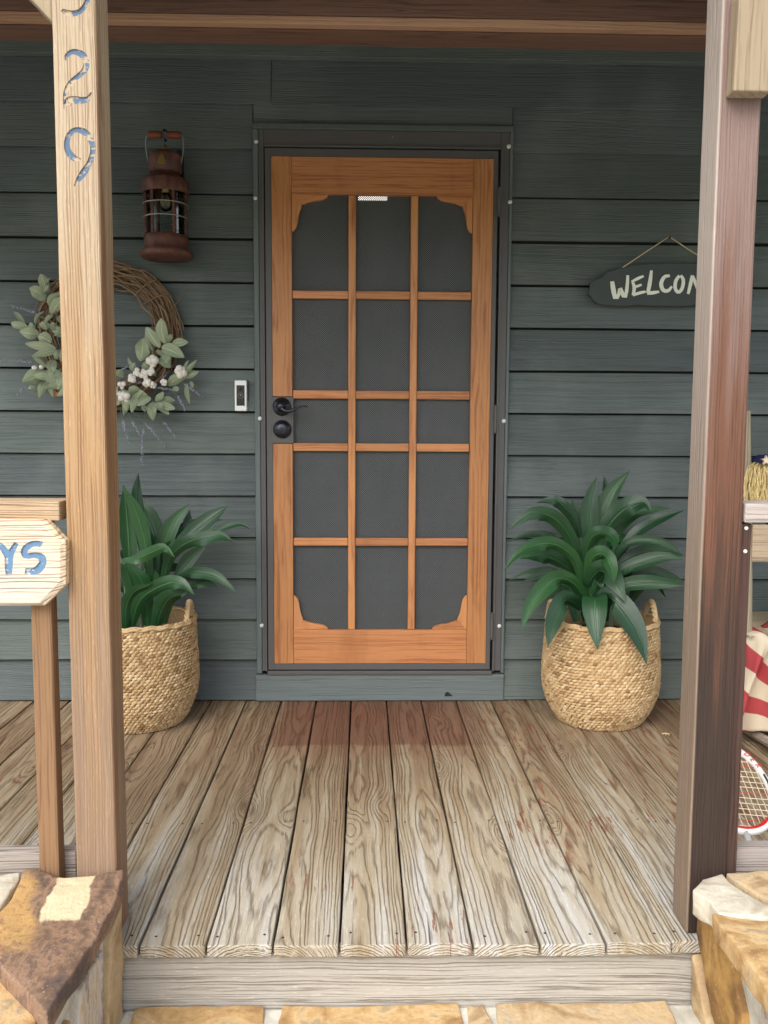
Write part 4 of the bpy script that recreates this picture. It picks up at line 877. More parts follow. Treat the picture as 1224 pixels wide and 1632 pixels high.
for x0, y0, x1, y1, hw in [(470, 400, 330, 200, 52), (520, 360, 485, 110, 54), (590, 370, 752, 348, 40), (545, 360, 592, 272, 32), (490, 395, 712, 500, 62), (275, 535, 300, 310, 68), (400, 430, 320, 280, 18),
                           (480, 500, 580, 600, 62), (430, 430, 590, 520, 26), (230, 600, 150, 500, 16), (410, 950, 400, 1132, 46), (380, 905, 240, 985, 36), (345, 950, 300, 850, 48), (430, 940, 505, 845, 32), (455, 955, 620, 932, 36),
                           (450, 975, 622, 1012, 36), (450, 985, 560, 1072, 36), (425, 960, 525, 1030, 32), (205, 860, 108, 1080, 46), (165, 875, 265, 815, 42), (340, 990, 325, 1045, 30), (720, 690, 840, 525, 24), (735, 710, 860, 640, 30),
                           (725, 640, 755, 528, 15), (740, 760, 768, 965, 22), (775, 740, 800, 805, 18), (560, 785, 750, 680, 52), (605, 800, 640, 845, 30), (300, 560, 430, 690, 46), (220, 640, 180, 560, 32), (100, 700, 60, 620, 40), (90, 880, 40, 980, 40)]:
    sage(180 + x0 * sR, 490 + y0 * sR, 180 + x1 * sR, 490 + y1 * sR, hw * sR)
for x0, y0, x1, y1, hw in [(490, 300, 438, 113, 52), (495, 392, 318, 265, 64), (480, 255, 552, 305, 38), (505, 240, 537, 158, 16), (530, 460, 660, 318, 52), (550, 545, 690, 370, 56), (275, 675, 150, 520, 26), (300, 685, 120, 650, 42),
                           (365, 735, 328, 640, 34), (380, 672, 480, 515, 18), (430, 770, 212, 735, 64), (480, 645, 580, 552, 22), (540, 660, 415, 700, 48), (560, 855, 410, 790, 64), (605, 922, 272, 868, 48), (625, 950, 343, 1012, 42),
                           (515, 1130, 365, 1020, 22), (500, 1175, 242, 1285, 80), (505, 1165, 690, 1335, 80), (480, 1290, 425, 1455, 44), (500, 1265, 575, 1445, 32), (405, 1375, 300, 1358, 28), (410, 1400, 345, 1345, 26), (600, 1040, 660, 930, 40),
                           (590, 1050, 575, 1180, 50), (640, 720, 560, 640, 40), (700, 780, 560, 740, 50), (740, 640, 640, 560, 50), (760, 980, 660, 1060, 55), (800, 1200, 700, 1120, 55)]:
    sage(x0 * sL, 420 + y0 * sL, x1 * sL, 420 + y1 * sL, hw * sL)
for k in range(26):                          # the part behind the post
    a = wr.uniform(3.7, 5.2); rr = wr.uniform(.2, .27); p = WC + Vector((rr * math.cos(a), 0, rr * math.sin(a))); b = a + wr.uniform(-1.2, 1.2); L_ = wr.uniform(.05, .09)
    y0 = wr.uniform(-.12, -.09); q0 = Vector((p.x, y0, p.z)); q1 = q0 + Vector((math.cos(b) * L_, wr.uniform(-.03, 0), math.sin(b) * L_))
    sheet_build(leaf_mesh([q0, (q0 + q1) / 2 + Vector((0, -.01, 0)), q1], wr.uniform(.009, .017), .85, .3, 10, prof=sage_prof), 'leaf', 'sage', wre)
for x, y, r_ in [(400, 535, 62), (680, 640, 62), (240, 650, 50), (312, 672, 48), (340, 755, 46), (120, 900, 60), (190, 712, 44), (88, 780, 46), (512, 752, 36), (378, 640, 42), (400, 780, 34), (40, 860, 46)]:
    p = aty(180 + x * sR, 490 + y * sR, -0.128); rad = r_ * sR / ppm(p); mb = MB()
    n_l = wr.choice([3, 4, 4, 5]); a1 = wr.uniform(0, 6.28)
    for k in range(n_l):
        a = a1 + k * 2 * math.pi / n_l + wr.uniform(-.25, .25); q_ = wr.uniform(.40, .58); mb.ball(p + Vector((math.cos(a) * rad * q_, wr.uniform(-.008, .006), math.sin(a) * rad * q_)), rad * wr.uniform(.48, .68), wr.uniform(.85, 1.15), .9, wr.uniform(.85, 1.15), 10, 7)
    mb.ball(p, rad * .5, 1, 1, 1, 8, 6)
    bo = mb.build('cotton_boll', 'cotton', wre, smooth=True)
    hb = MB(); hb.tube([p + Vector((0, .012, -.001)), p + Vector((0, .040, -.004))], [rad * .55, rad * .15], 8); hb.build('husk', 'bark', bo)
for x, y, r_ in [(375, 1130, 30), (450, 1122, 28)]:
    p = aty(x * sL, 420 + y * sL, -0.115); MB().ball(p, r_ * sL / ppm(p) * 1.1, 1, .9, .8, 10, 7).build('cotton_boll', 'cotton', wre, smooth=True)
def lav(u0, v0, u1, v1, s=0.45):
    a, b = aty(u0, v0, -0.10), aty(u1, v1, -0.085 + wr.uniform(-.03, .01)); mid = (a + b) / 2 + Vector((wr.uniform(-.008, .008), -.008, .004)); pts = catmull([a, mid, b], 24)
    o = MB().tube(pts, .0011, 5).build('lavender_sprig', 'stem', wre, smooth=True); mb = MB(); L_ = (b - a).length
    for i in range(int(L_ * (1 - s) / .0032) + 4):
        t = s + (1 - s) * i / (int(L_ * (1 - s) / .0032) + 3); k = min(23, int(t * 23)); p = pts[k] + Vector((wr.gauss(0, .0018), wr.gauss(0, .0018), wr.gauss(0, .0018)))
        mb.ball(p, wr.uniform(.0024, .0042) * (1.15 - .5 * t), 1, 1, 1.4, 5, 4)
    mb.build('florets', 'lavender', o, smooth=True)['kind'] = 'stuff'
for x0, y0, x1, y1 in [(75, 1020, 155, 1345), (150, 1050, 298, 1330), (325, 1010, 290, 1570), (195, 1035, 545, 1405), (450, 1080, 622, 1295), (600, 830, 722, 1028), (690, 750, 888, 888), (60, 670, 245, 555), (160, 740, 420, 800), (330, 790, 680, 850), (240, 540, 420, 520), (480, 760, 560, 640)]:
    lav(180 + x0 * sR, 490 + y0 * sR, 180 + x1 * sR, 490 + y1 * sR, .4 if y1 > 1000 else .25)
for x0, y0, x1, y1 in [(500, 585, 115, 462), (480, 1090, -10, 1052), (300, 1320, 185, 1422)]: lav(x0 * sL, 420 + y0 * sL, x1 * sL, 420 + y1 * sL, .3)
p = aty(92, 624, -0.10); tg = MB().prism([(p.x - .022, -.100, p.z - .020), (p.x + .05, -.100, p.z - .010), (p.x + .05, -.100, p.z + .03), (p.x - .012, -.100, p.z + .016)], (0, .006, 0)).build('wood_tag', 'tagwood', wre, bevel=.001)
MB().tube([(p.x + .008 * math.exp(-i * .05) * math.cos(i * .5), -.1012, p.z + .002 + .008 * math.exp(-i * .05) * math.sin(i * .5)) for i in range(22)], .0008, 5).build('curl', 'dark', tg)

# ================================================================== WELCOME SLATE
WY = -0.062
wq = lambda u, v: aty(u, v, WY)
wel = empty('welcome_sign', (wq(1067, 455).x, -0.03, wq(1067, 455).z), 'dark slate WELCOME sign with ragged edges hanging by twine on the siding', 'sign')
outl = [(937, 468), (941, 457), (940, 450), (949, 445), (956, 444), (962, 438), (967, 433), (980, 430), (990, 426), (1010, 422), (1035, 420.5), (1070, 419), (1105, 419.5), (1140, 418), (1170, 424), (1188, 430), (1196, 442), (1200, 455), (1197, 470), (1186, 480), (1160, 486), (1105, 486.5), (1060, 488), (1020, 486), (985, 488), (955, 485), (945, 480), (943, 474)]
ro = random.Random(3); pts = []
for i, (u, v) in enumerate(outl):
    u2, v2 = outl[(i + 1) % len(outl)]
    for t in (0, .33, .66): pts.append(wq(u + (u2 - u) * t + ro.uniform(-1, 1), v + (v2 - v) * t + ro.uniform(-.9, .9)))
MB().prism(pts, (0, 0.012, 0)).build('slate_board', 'slate', wel, bevel=0.0025)
tw = MB(); ap = aty(1067, 377, -0.045); tw.tube([wq(992, 425) + Vector((0, .004, -.004)), aty(1030, 401, -.052), ap + Vector((-.001, 0, 0)), aty(1104, 402, -.052), wq(1142, 421) + Vector((0, .004, -.004))], 0.0028, 6); tw.build('twine', 'twine', wel, smooth=True)
MB().lathe([(0.004, 0), (0.003, 0.02), (0.005, 0.022)], (ap.x, -0.028, ap.z - .004), 'y', 10, close=True).build('nail', 'nail', wel)
cw = crop(900, 350, 324 / 1224)
WORD = {'letter_w': [cw([(285, 372, 9), (292, 420, 11), (305, 476, 9), (325, 450, 8), (332, 410, 7), (345, 440, 9), (362, 470, 8), (375, 410, 8), (379, 335, 6)])],
        'letter_e': [cw([(408, 372, 6), (418, 410, 8), (412, 456, 7)]), cw([(402, 374, 5), (440, 355, 7), (474, 340, 5)]), cw([(415, 408, 5), (440, 400, 6), (462, 392, 5)]), cw([(410, 455, 6), (450, 442, 7), (486, 434, 5)])],
        'letter_l': [cw([(522, 306, 6), (512, 380, 9), (500, 442, 8)]), cw([(496, 444, 7), (535, 440, 8), (568, 434, 5)])],
        'letter_c': [cw([(632, 338, 6), (600, 345, 8), (580, 385, 9), (592, 424, 9), (622, 428, 8), (645, 402, 5)])],
        'letter_o': [cw([(690, 338, 7), (668, 370, 8), (665, 415, 8), (684, 438, 8), (706, 415, 8), (714, 365, 8), (698, 336, 6)])],
        'letter_m': [cw([(742, 448, 6), (755, 395, 8), (768, 336, 7)]), cw([(768, 338, 6), (790, 390, 8), (800, 420, 6)]), cw([(800, 420, 5), (820, 380, 8), (838, 336, 6)]), cw([(838, 338, 6), (845, 390, 8), (850, 445, 6)])],
        'letter_e.001': [cw([(882, 350, 6), (884, 395, 8), (882, 440, 7)]), cw([(880, 350, 5), (915, 342, 7), (945, 335, 5)]), cw([(884, 395, 5), (910, 390, 6), (930, 386, 5)]), cw([(882, 438, 6), (918, 432, 7), (950, 425, 5)])]}
for k, ss in WORD.items():
    mb = MB()
    for i, s in enumerate(ss): stroke_quads(mb, [(a_, b_, c_ * 1.3) for a_, b_, c_ in s], 14, wq, -0.0016 - .0003 * i, 0.0013 + .0003 * i)
    mb.build(k.split('.')[0], 'chalk', wel)

# ================================================================== BASKETS AND PLANTS
def basket(cx, cy, seed, label):
    rb = random.Random(seed); e = empty('seagrass_basket', (cx, cy, 0), label, 'basket', None)
    H = 0.392
    def rad(z):
        t = z / H
        return 0.150 + 0.066 * math.sin(min(1, t / 0.42) * math.pi / 2) ** 0.8 - 0.012 * max(0, t - .5) * 2
    def lean(z, a): return 1 + .012 * math.sin(3 * a + seed) + .010 * math.sin(2 * a + z * 9 + seed * 2)
    V, F, T = [], [], []
    rows = 37; ncol = 72
    for r_ in range(rows):
        z0 = 0.006 + (H - 0.004) * r_ / (rows - 1)
        for c_ in range(ncol):
            a = 2 * math.pi * (c_ + (0.5 if r_ % 2 else 0) + rb.uniform(-.12, .12)) / ncol
            z = z0 + rb.uniform(-.0006, .0006) + .002 * math.sin(4 * a + r_ * .12) + .003 * math.sin(a + 1)
            R0 = rad(z) * lean(z, a) + rb.uniform(-.001, .0015)
            dA = 2 * math.pi / ncol * rb.uniform(.58, .72); hh = .0056 * rb.uniform(.9, 1.1); th = .0052 * rb.uniform(.9, 1.2); sl = .0030 + rb.uniform(-.0008, .0008)
            k = len(V); tone = min(1, max(0, rb.gauss(.62, .16)))
            if rb.random() < .05: tone *= .3
            for (da, dz, dr) in ((-dA, -sl, -.002), (-dA * .45, -hh - sl * .5, .001), (-dA * .45, hh * .9 - sl * .5, .001), (-dA * .4, -sl * .4, th), (dA * .4, sl * .4, th), (dA * .45, -hh + sl * .5, .001), (dA * .45, hh * .9 + sl * .5, .001), (dA, sl, -.002)):
                aa = a + da; rr = R0 + dr; V.append((rr * math.cos(aa), rr * math.sin(aa), max(.0015, z + dz)))
            for f in ((0, 1, 3), (0, 3, 2), (1, 5, 4, 3), (2, 3, 4, 6), (5, 7, 4), (6, 4, 7)): F.append(tuple(k + i for i in f)); T.append(tone)
    me = bpy.data.meshes.new('weave'); me.from_pydata(V, [], F); me.update(); at = me.attributes.new('tone', 'FLOAT', 'FACE'); at.data.foreach_set('value', T)
    me.polygons.foreach_set('use_smooth', [True] * len(F)); me.materials.append(M['seagrass'])
    o = bpy.data.objects.new('weave', me); col.objects.link(o); o.parent = e; o['kind'] = 'stuff'
    mb = MB(); n = 60; pr = [(rad(H * i / 11) - .003, .003 + (H - .004) * i / 11) for i in range(12)]
    pr = [(0.001, .003)] + pr + [(rad(H) - .014, H - .002), (rad(H * .8) - .016, H * .8), (rad(.1) - .02, H * .6)]
    mb.lathe(pr, (cx, cy, 0), n=n); sh_ = mb.build('lining', 'seagrass', e, smooth=True)
    # rim coil
    for dz, dr in ((.004, 0.0), (-.003, .003)):
        pts = []
        for i in range(240):
            a = 2 * math.pi * i / 239; tw_ = i * .55
            rr = rad(H) * lean(H, a) + dr + .0022 * math.cos(tw_); pts.append((cx + rr * math.cos(a), cy + rr * math.sin(a), H + dz + .0022 * math.sin(tw_) + .002 * math.sin(4 * a + 37 * .35)))
        MB().tube(pts, .0058, 6, False).build('rim_coil', 'seagrass', e, smooth=True)
    for sgn_ in (-1, 1):
        base = 0.0 if sgn_ > 0 else math.pi
        for k in range(3):
            pts = []
            for i in range(60):
                t = i / 59; aa = base + (t - .5) * .62; hgt = math.sin(math.pi * t) ** .8 * .075; b = t * 26 + k * 2.094
                rr = rad(H) - .004 + .006 * math.cos(b) - hgt * .12
                pts.append((cx + rr * math.cos(aa), cy + rr * math.sin(aa), H - .012 + hgt + .006 * math.sin(b)))
            MB().tube(pts, .0058, 6).build('handle', 'seagrass', e, smooth=True)
    mb = MB(); mb.lathe([(0.188, 0.325), (0.14, 0.335), (0.07, 0.338), (0.001, 0.335)], (cx, cy, 0), n=40)
    for k, v in enumerate(mb.v): v.z += rb.uniform(-.006, .006)
    mb.build('potting_moss', 'soil', e, smooth=True)
    hay = MB()
    for k in range(150):
        a = rb.uniform(0, 6.28); r0 = rb.uniform(.05, .185); p = Vector((cx + r0 * math.cos(a), cy + r0 * math.sin(a), .338)); d_ = Vector((rb.gauss(0, 1), rb.gauss(0, 1), abs(rb.gauss(.4, .5)))).normalized() * rb.uniform(.02, .045)
        hay.tube([p, p + d_ * .5 + Vector((0, 0, .006)), p + d_], .0008, 3, False)
    hay.build('dry_moss', 'stem', e)['kind'] = 'stuff'
    return e
BR = Vector((0.955, -0.252, 0)); BL = Vector((-0.797, -0.262, 0))
basket(BR.x, BR.y, 3, 'round woven seagrass basket between the door and the dark stained post')
basket(BL.x, BL.y, 8, 'round woven seagrass basket half behind the tan numbered post')
def plant(C, crp, leaves, label, seed, rand_n, rand_az):
    e = empty('dracaena_plant', (C.x, C.y, 0.33), label, 'plant'); rp_ = random.Random(seed); ox, oy, s = crp
    def lf(pts, hw, sm=.6): sheet_build(leaf_mesh(pts, hw, sm, rp_.uniform(.18, .38), 16, rp_.uniform(-.35, .35)), 'leaf', 'leaf', e)
    for st in ((-.035, 0.01), (.03, -.015), (0.0, .035)):
        MB().tube(catmull([C + Vector((st[0], st[1], .30)), C + Vector((st[0] * 1.2, st[1] * 1.1, .42)), C + Vector((st[0] * 1.3, st[1], .60))], 10), .011, 8).build('stem', 'stem', e, smooth=True)
    for pl, hw, y0, y1 in leaves:
        n = len(pl); pts = []
        for i, (x, y) in enumerate(pl):
            t = i / (n - 1); p = aty(ox + x * s, oy + y * s, C.y + y0 + (y1 - y0) * t); pts.append(p)
        m_ = pts[n // 2]; lf(pts, hw * s / ppm(m_) * 1.12, .72)
    for k in range(rand_n):
        az = rp_.uniform(*rand_az); st = C + Vector((rp_.uniform(-.04, .04), rp_.uniform(-.02, .04), rp_.uniform(.40, .62))); L_ = rp_.uniform(.22, .34); el = rp_.uniform(.35, 1.2); h = Vector((math.cos(az), math.sin(az), 0))
        pts = []; p = st.copy(); ang = el
        for i in range(5):
            pts.append(p.copy()); p = p + (h * math.cos(ang) + Vector((0, 0, math.sin(ang)))) * L_ / 4; ang -= rp_.uniform(.25, .5)
            if p.y > -0.06: p.y = -0.06
        lf(pts, rp_.uniform(.018, .026), .5)
    return e
RL = [([(585, 640), (588, 440), (585, 260), (625, 85)], 54, -.02, 0.0), ([(650, 600), (660, 400), (720, 200), (845, 42)], 54, 0, .03), ([(685, 450), (700, 250), (675, 78)], 34, .05, .08),
      ([(525, 680), (440, 470), (330, 350), (190, 330), (38, 440)], 50, -.01, -.06), ([(530, 800), (480, 630), (360, 535), (230, 530), (110, 585), (8, 708)], 44, -.04, -.16), ([(545, 880), (470, 785), (365, 757), (265, 835), (175, 960), (130, 1092)], 56, -.06, -.24),
      ([(530, 960), (470, 905), (405, 900), (355, 1000), (325, 1100), (302, 1215)], 58, -.09, -.255), ([(630, 980), (620, 880), (612, 930), (618, 1060), (632, 1228)], 74, -.10, -.245), ([(650, 980), (700, 875), (800, 960), (900, 1120), (958, 1322)], 78, -.10, -.265),
      ([(560, 800), (640, 700), (740, 760), (815, 910)], 66, -.06, -.2), ([(560, 760), (600, 620), (680, 600), (728, 690), (735, 793)], 52, -.06, -.22), ([(545, 640), (590, 490), (680, 455), (745, 500), (735, 578)], 46, -.04, -.19),
      ([(640, 620), (690, 430), (800, 300), (930, 250), (985, 312)], 60, -.02, -.09), ([(690, 600), (770, 440), (880, 330), (990, 300), (1115, 290)], 32, .02, .04), ([(740, 640), (860, 480), (960, 400), (1080, 345), (1205, 303)], 40, -.01, -.04),
      ([(710, 680), (820, 530), (960, 505), (1090, 530), (1185, 592)], 30, -.02, -.10), ([(700, 740), (800, 650), (950, 585), (1100, 580), (1200, 605)], 46, .02, .02), ([(690, 780), (800, 700), (950, 640), (1080, 612), (1200, 630)], 42, -.05, -.12),
      ([(680, 840), (800, 770), (950, 722), (1080, 742), (1200, 770)], 52, .0, -.02), ([(690, 880), (790, 810), (930, 785), (1070, 790), (1195, 800)], 46, -.06, -.13), ([(500, 780), (420, 670), (300, 605), (190, 595), (120, 625)], 54, .02, .0),
      ([(480, 800), (370, 730), (240, 740), (118, 792)], 24, .03, .03), ([(470, 760), (330, 705), (190, 715), (45, 765)], 22, .05, .06), ([(420, 600), (330, 478), (180, 465), (35, 512)], 22, .05, .07), ([(520, 480), (450, 330), (350, 240), (228, 252)], 38, .03, .05),
      ([(540, 480), (490, 350), (465, 235)], 42, .05, .07), ([(510, 620), (505, 480), (490, 350)], 46, .03, .05), ([(590, 1040), (590, 820), (630, 590), (665, 460)], 82, -.03, -.06), ([(490, 1040), (470, 900), (430, 760), (380, 680)], 50, -.01, .02),
      ([(690, 1040), (700, 900), (770, 790), (890, 680)], 52, -.02, -.05), ([(840, 930), (900, 830), (960, 780), (1090, 825)], 40, -.03, -.10), ([(560, 1040), (540, 850), (500, 700), (470, 560)], 60, .0, .03), ([(600, 860), (640, 780), (665, 820)], 30, -.1, -.14)]
plant(BR, (800, 740, 295 / 1224), RL, 'leafy green dracaena plant spreading from the basket between door and dark post', 5, 10, (0.3, 2.9))
LL = [([(100, 1000), (90, 700), (70, 450), (45, 190)], 75, 0, .02), ([(210, 800), (180, 500), (160, 280), (178, 82)], 52, -.03, -.02), ([(285, 1080), (230, 700), (150, 430), (25, 195)], 62, -.05, -.09), ([(370, 860), (320, 640), (240, 450), (190, 330)], 84, .03, .07),
      ([(430, 1100), (410, 800), (500, 560), (658, 365)], 74, .0, .03), ([(530, 820), (620, 640), (655, 420)], 54, .03, .06), ([(490, 850), (630, 690), (840, 510), (1015, 382)], 74, .0, .03), ([(640, 760), (800, 650), (980, 585), (1120, 555), (1218, 602)], 32, -.02, -.04),
      ([(400, 1120), (480, 860), (640, 725), (830, 685), (960, 670), (1062, 728)], 62, -.06, -.14), ([(530, 1060), (640, 900), (810, 735)], 58, -.02, .0), ([(540, 1050), (700, 1010), (900, 1045), (1092, 1192)], 52, -.05, -.14), ([(620, 1165), (720, 1122), (820, 1110), (915, 1132)], 36, -.03, -.06),
      ([(110, 1520), (200, 1260), (400, 1130), (570, 1100), (695, 1210)], 72, -.10, -.2), ([(340, 1520), (400, 1330), (480, 1230), (650, 1180)], 84, -.10, -.16), ([(30, 900), (150, 885), (300, 820), (420, 778), (515, 865)], 48, -.08, -.18), ([(330, 1180), (310, 900), (285, 720), (240, 590)], 64, -.02, -.03),
      ([(60, 1560), (70, 1320), (150, 1180), (320, 1110)], 60, -.12, -.16), ([(260, 1500), (240, 1250), (190, 1050), (60, 930)], 70, -.06, -.12), ([(40, 1400), (110, 1200), (60, 1000), (-60, 900)], 60, -.06, -.12), ([(420, 1480), (430, 1300), (360, 1120), (330, 980)], 60, -.06, -.06),
      ([(-40, 900), (-160, 640), (-320, 480), (-470, 560)], 60, .0, -.05), ([(-60, 1100), (-220, 900), (-420, 850), (-560, 1000)], 55, -.04, -.12), ([(-20, 1300), (-160, 1180), (-300, 1240), (-400, 1480)], 60, -.1, -.24), ([(-30, 800), (-120, 500), (-160, 250)], 55, .02, .04)]
plant(BL, (190, 740, 210 / 1224), LL, 'leafy green dracaena plant in the basket half behind the tan numbered post', 9, 8, (0.3, 2.9))
# bits of straw on the deck
for k, (u, v) in enumerate(((1062, 1170),)):
    p = atz(u, v, 0.004); mb = MB()
    for a in range(3):
        t = k + a * 1.1; mb.tube([p + Vector((-.014 * math.cos(t), -.014 * math.sin(t), 0)), p + Vector((0, 0, .003)), p + Vector((.016 * math.cos(t + .4), .016 * math.sin(t + .4), 0))], .0014, 5)
    tag(mb.build('straw_scrap', 'straw'), 'tiny scrap of pale straw lying on the deck boards beside the basket', 'straw')

# ================================================================== RIGHT-HAND CORNER OF THE PORCH
CY = -0.50
ch = empty('rocking_chair', (1.66, -0.40, 0), 'greyed wood rocking chair with a flag over its seat, behind the dark stained post', 'chair')
def cpost(x, y, z0, z1, dx=0): MB().tube([(x, y, z0), (x + dx * .5, y + .006, (z0 + z1) / 2), (x + dx, y + .02, z1)], [0.017, 0.0175, 0.015], 12).build('back_post', 'chair', ch, smooth=False)
pT = aty(1193, 655, CY); pB = aty(1196, 1040, CY)
cpost(pB.x, CY, 0.045, pT.z, pT.x - pB.x); cpost(pB.x + .46, CY, 0.045, 1.25, .03)
a, b = aty(1196, 836, CY), aty(1196, 895, CY)
MB().box(a.x + .006, a.x + .43, CY - .009, CY + .009, b.z, a.z).build('back_rail', 'chair_h', ch, bevel=.003)
MB().box(pT.x + .12, pT.x + .46, CY + .008, CY + .026, 1.20, 1.26).build('head_rail', 'chair_h', ch, bevel=.003)
zs_ = aty(1215, 1021, CY - .02).z
MB().box(pB.x + .02, pB.x + .44, CY + .019, CY + .42, zs_ - .012, zs_ + .012).build('seat', 'chair_h', ch, bevel=.004)
MB().tube([(pB.x + .01, CY - .02, zs_), (pB.x + .45, CY - .02, zs_)], .014, 10).build('seat_rung', 'chair_h', ch)
for x in (pB.x + .02, pB.x + .44):
    MB().tube([(x, CY + .40, .04), (x, CY + .40, zs_ + .0)], .017, 10).build('front_leg', 'chair', ch)
    pts = [(x - .0 , CY - .22 + i * .09, .024 + .0014 * (i - 4.5) ** 2) for i in range(10)]
    MB().tube(pts, .017, 8).build('rocker', 'chair', ch)
# flag
flag = MB(); nu, nv = 40, 46; fl_mi = []
xa = pB.x - .035
for i in range(nu):
    s_ = i / (nu - 1)
    for j in range(nv):
        t = j / (nv - 1); x = xa + .5 * s_ - .05 * t + .02 * math.sin(t * 5 + s_ * 9)
        if t < .25: y, z = CY + .16 - t / .25 * .22, zs_ + .022 + .012 * math.sin(s_ * 21)
        else:
            q_ = (t - .25) / .75; bottom = .014 + .05 * abs(math.sin(s_ * 7.0)) ** 2
            y = CY - .06 - .015 * q_ + (.022 + .022 * q_) * math.sin(s_ * 26 + t * 5) + .012 * math.sin(s_ * 55 + t * 3); z = zs_ + .022 - q_ * (zs_ + .022 - bottom) + .006 * math.sin(s_ * 18 + t * 11)
        flag.v.append(Vector((x, y, z)))
for i in range(nu - 1):
    for j in range(nv - 1):
        flag.f.append((i * nv + j, i * nv + nv + j, i * nv + nv + j + 1, i * nv + j + 1)); k = (j / nv * 1.0 + i / nu * .55) * 8.2
        fl_mi.append(1 if int(k) % 2 else 0)
flag.uv = [(i / (nu - 1), j / (nv - 1)) for i in range(nu) for j in range(nv)]
fo = flag.build('draped_flag', 'flag', None, smooth=True); sm = fo.modifiers.new('solid', 'SOLIDIFY'); sm.thickness = .002
tag(fo, 'faded red and cream striped flag draped over the rocking chair seat to the deck', 'flag')
# straw doll with navy star hat on the chair
DY = CY + .04
dc = Vector((aty(1217, 770, DY).x, DY, 0))
doll = empty('straw_doll', (dc.x, DY, zs_ + .03), 'straw haired doll in a navy star hat sitting on the rocking chair', 'doll')
z1_, z0_ = aty(1210, 738, DY).z, aty(1210, 797, DY).z
st = MB(); rs = random.Random(4)
for k in range(700):
    a = rs.uniform(0, 6.28); r0 = rs.uniform(.01, .06); p = dc + Vector((math.cos(a) * r0, math.sin(a) * r0 * .8, z1_ + rs.uniform(-.01, .01))); o_ = Vector((math.cos(a) * rs.uniform(.02, .075), math.sin(a) * .05, 0))
    st.tube([p, p + o_ * .8 + Vector((0, 0, -.02)), p + o_ * 1.0 + Vector((rs.gauss(0, .008), rs.gauss(0, .008), -.07)), p + o_ * 1.05 + Vector((rs.gauss(0, .012), rs.gauss(0, .01), -.135 + rs.uniform(-.02, .02)))], .0016, 4, False)
st.build('straw_hair', 'straw', doll)['kind'] = 'stuff'
MB().ball(dc + Vector((.02, 0, z0_ + .02)), .062, 1, .9, 1.1, 16, 12).build('head', 'cream', doll, smooth=True)
MB().lathe([(.001, .0), (.085, .0), (.092, .006), (.07, .012), (.06, .016), (.05, .024), (.001, .027)], dc + Vector((.03, 0, z1_ + .004)), n=24).build('hat', 'navy', doll, smooth=True)
sp = aty(1219, 735, DY - .075); pts = []
for k in range(10):
    a = math.pi / 2 + k * math.pi / 5; r_ = .017 if k % 2 == 0 else .007; pts.append((sp.x + r_ * math.cos(a), dc.y - .088, z1_ + .012 + r_ * math.sin(a)))
MB().prism(pts, (0, .012, 0)).build('hat_star', 'cream', doll)
MB().tube(catmull([dc + Vector((.21, .03, zs_ + .016)), dc + Vector((.20, .03, zs_ + .10)), dc + Vector((.15, .02, (zs_ + z0_) / 2 + .05)), dc + Vector((.07, .01, z0_ - .05)), dc + Vector((.03, 0, z0_ - .01))], 16), [.075, .088, .095, .095, .092, .09, .086, .082, .078, .072, .066, .058, .05, .042, .034, .03], 16).build('body', 'navy', doll, smooth=True)
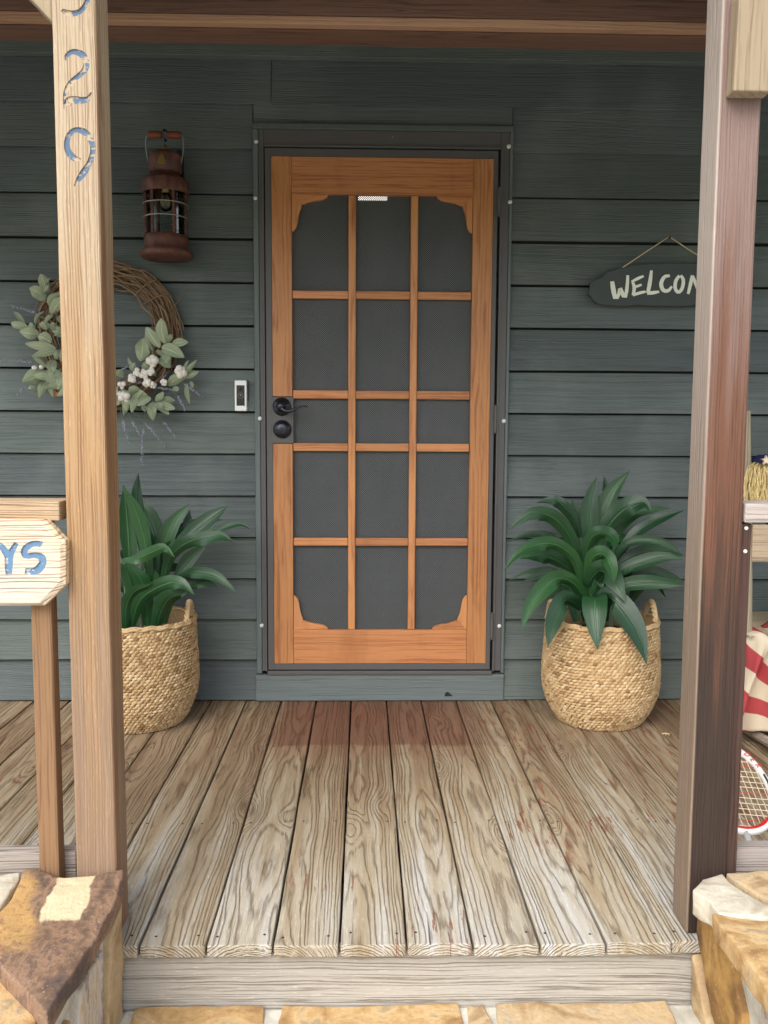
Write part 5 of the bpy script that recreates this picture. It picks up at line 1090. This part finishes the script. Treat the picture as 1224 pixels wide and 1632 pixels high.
# rackets leaning by the railing
def racket(name, label, c, ax, bx, ra, rb_, mat, smat, handle, tub=.009):
    e = empty(name, (c.x, c.y, 0.0), label, 'racket', None); ax = Vector(ax).normalized(); bx = Vector(bx); bx = (bx - ax * bx.dot(ax)).normalized()
    fr = MB(); fr.tube([c + ax * ra * math.cos(t) + bx * rb_ * math.sin(t) for t in np.linspace(0, 2 * math.pi, 65)], tub, 10, False); fo_ = fr.build('head_frame', mat, e, smooth=True)
    n_ = 17
    for k in range(1, n_):
        q_ = -1 + 2 * k / n_; w_ = math.sqrt(1 - q_ * q_)
        MB().tube([c + ax * ra * q_ - bx * rb_ * w_, c + ax * ra * q_ + bx * rb_ * w_], .0012, 4, False).build('string', 'string_red' if k % 5 == 2 else smat, e)
        if k < 14:
            q_ = -1 + 2 * k / 14; w_ = math.sqrt(1 - q_ * q_)
            MB().tube([c + bx * rb_ * q_ - ax * ra * w_, c + bx * rb_ * q_ + ax * ra * w_], .0012, 4, False).build('string', smat, e)
    MB().tube([c + ax * handle * ra, c + ax * handle * (ra + .12), c + ax * handle * (ra + .36)], [.008, .009, .014], 10).build('handle', mat, e, smooth=True)
    return e, ax, bx
_t = R(20); wthr = Vector((0.992, -1.44, 0.115)); wdir = Vector((.12, math.cos(_t), math.sin(_t))).normalized(); c1_ = wthr + wdir * .17
wk, wax, wbx = racket('tennis_racket', 'white racket with red letters DER on its frame, lying behind the railing', c1_, wdir, Vector((1, 0, 0)), .17, .106, 'white_paint', 'string', -1)
MB().tube(catmull([wthr + wbx * q_ + wdir * h_ for q_, h_ in ((-.075, .050), (-.04, .016), (0, .006), (.04, .016), (.075, .050))], 20), .0095, 10).build('throat_bridge', 'red_paint', wk, smooth=True)
def onframe(t, off): return c1_ + wax * .17 * math.cos(t) + wbx * .106 * math.sin(t) + wbx * off
pl = [onframe(t, .0) + Vector((-.001, -.0035, .0062)) for t in np.linspace(1.35, 1.75, 12)]
MB().tube(pl, .0035, 6).build('frame_inlay', 'black_paint', wk, smooth=True)
for k, chx in enumerate('DER'):
    t = .86 + k * .15; p = onframe(t, 0); T = (onframe(t + .02, 0) - onframe(t - .02, 0)).normalized(); nn_ = (wax.cross(wbx)).normalized(); nn_ = nn_ if nn_.z > 0 else -nn_; nn_ = (nn_ + Vector((0, -.5, 0))); nn_ = (nn_ - T * nn_.dot(T)).normalized()
    cu = bpy.data.curves.new('glyph', 'FONT'); cu.body = chx; cu.size = .021; cu.align_x = 'CENTER'; cu.align_y = 'CENTER'; cu.extrude = .0006
    to = bpy.data.objects.new('glyph', cu); col.objects.link(to); bpy.context.view_layer.update()
    me = bpy.data.meshes.new_from_object(to.evaluated_get(bpy.context.evaluated_depsgraph_get())); bpy.data.objects.remove(to, do_unlink=True)
    mm = Matrix((T, nn_.cross(T), nn_)).transposed(); o = bpy.data.objects.new('letter_' + chx.lower(), me); col.objects.link(o); me.materials.append(M['red_paint'])
    o.parent = wk; o.matrix_local = Matrix.Translation(p + nn_ * .0093 - wloc(wk)) @ mm.to_4x4()
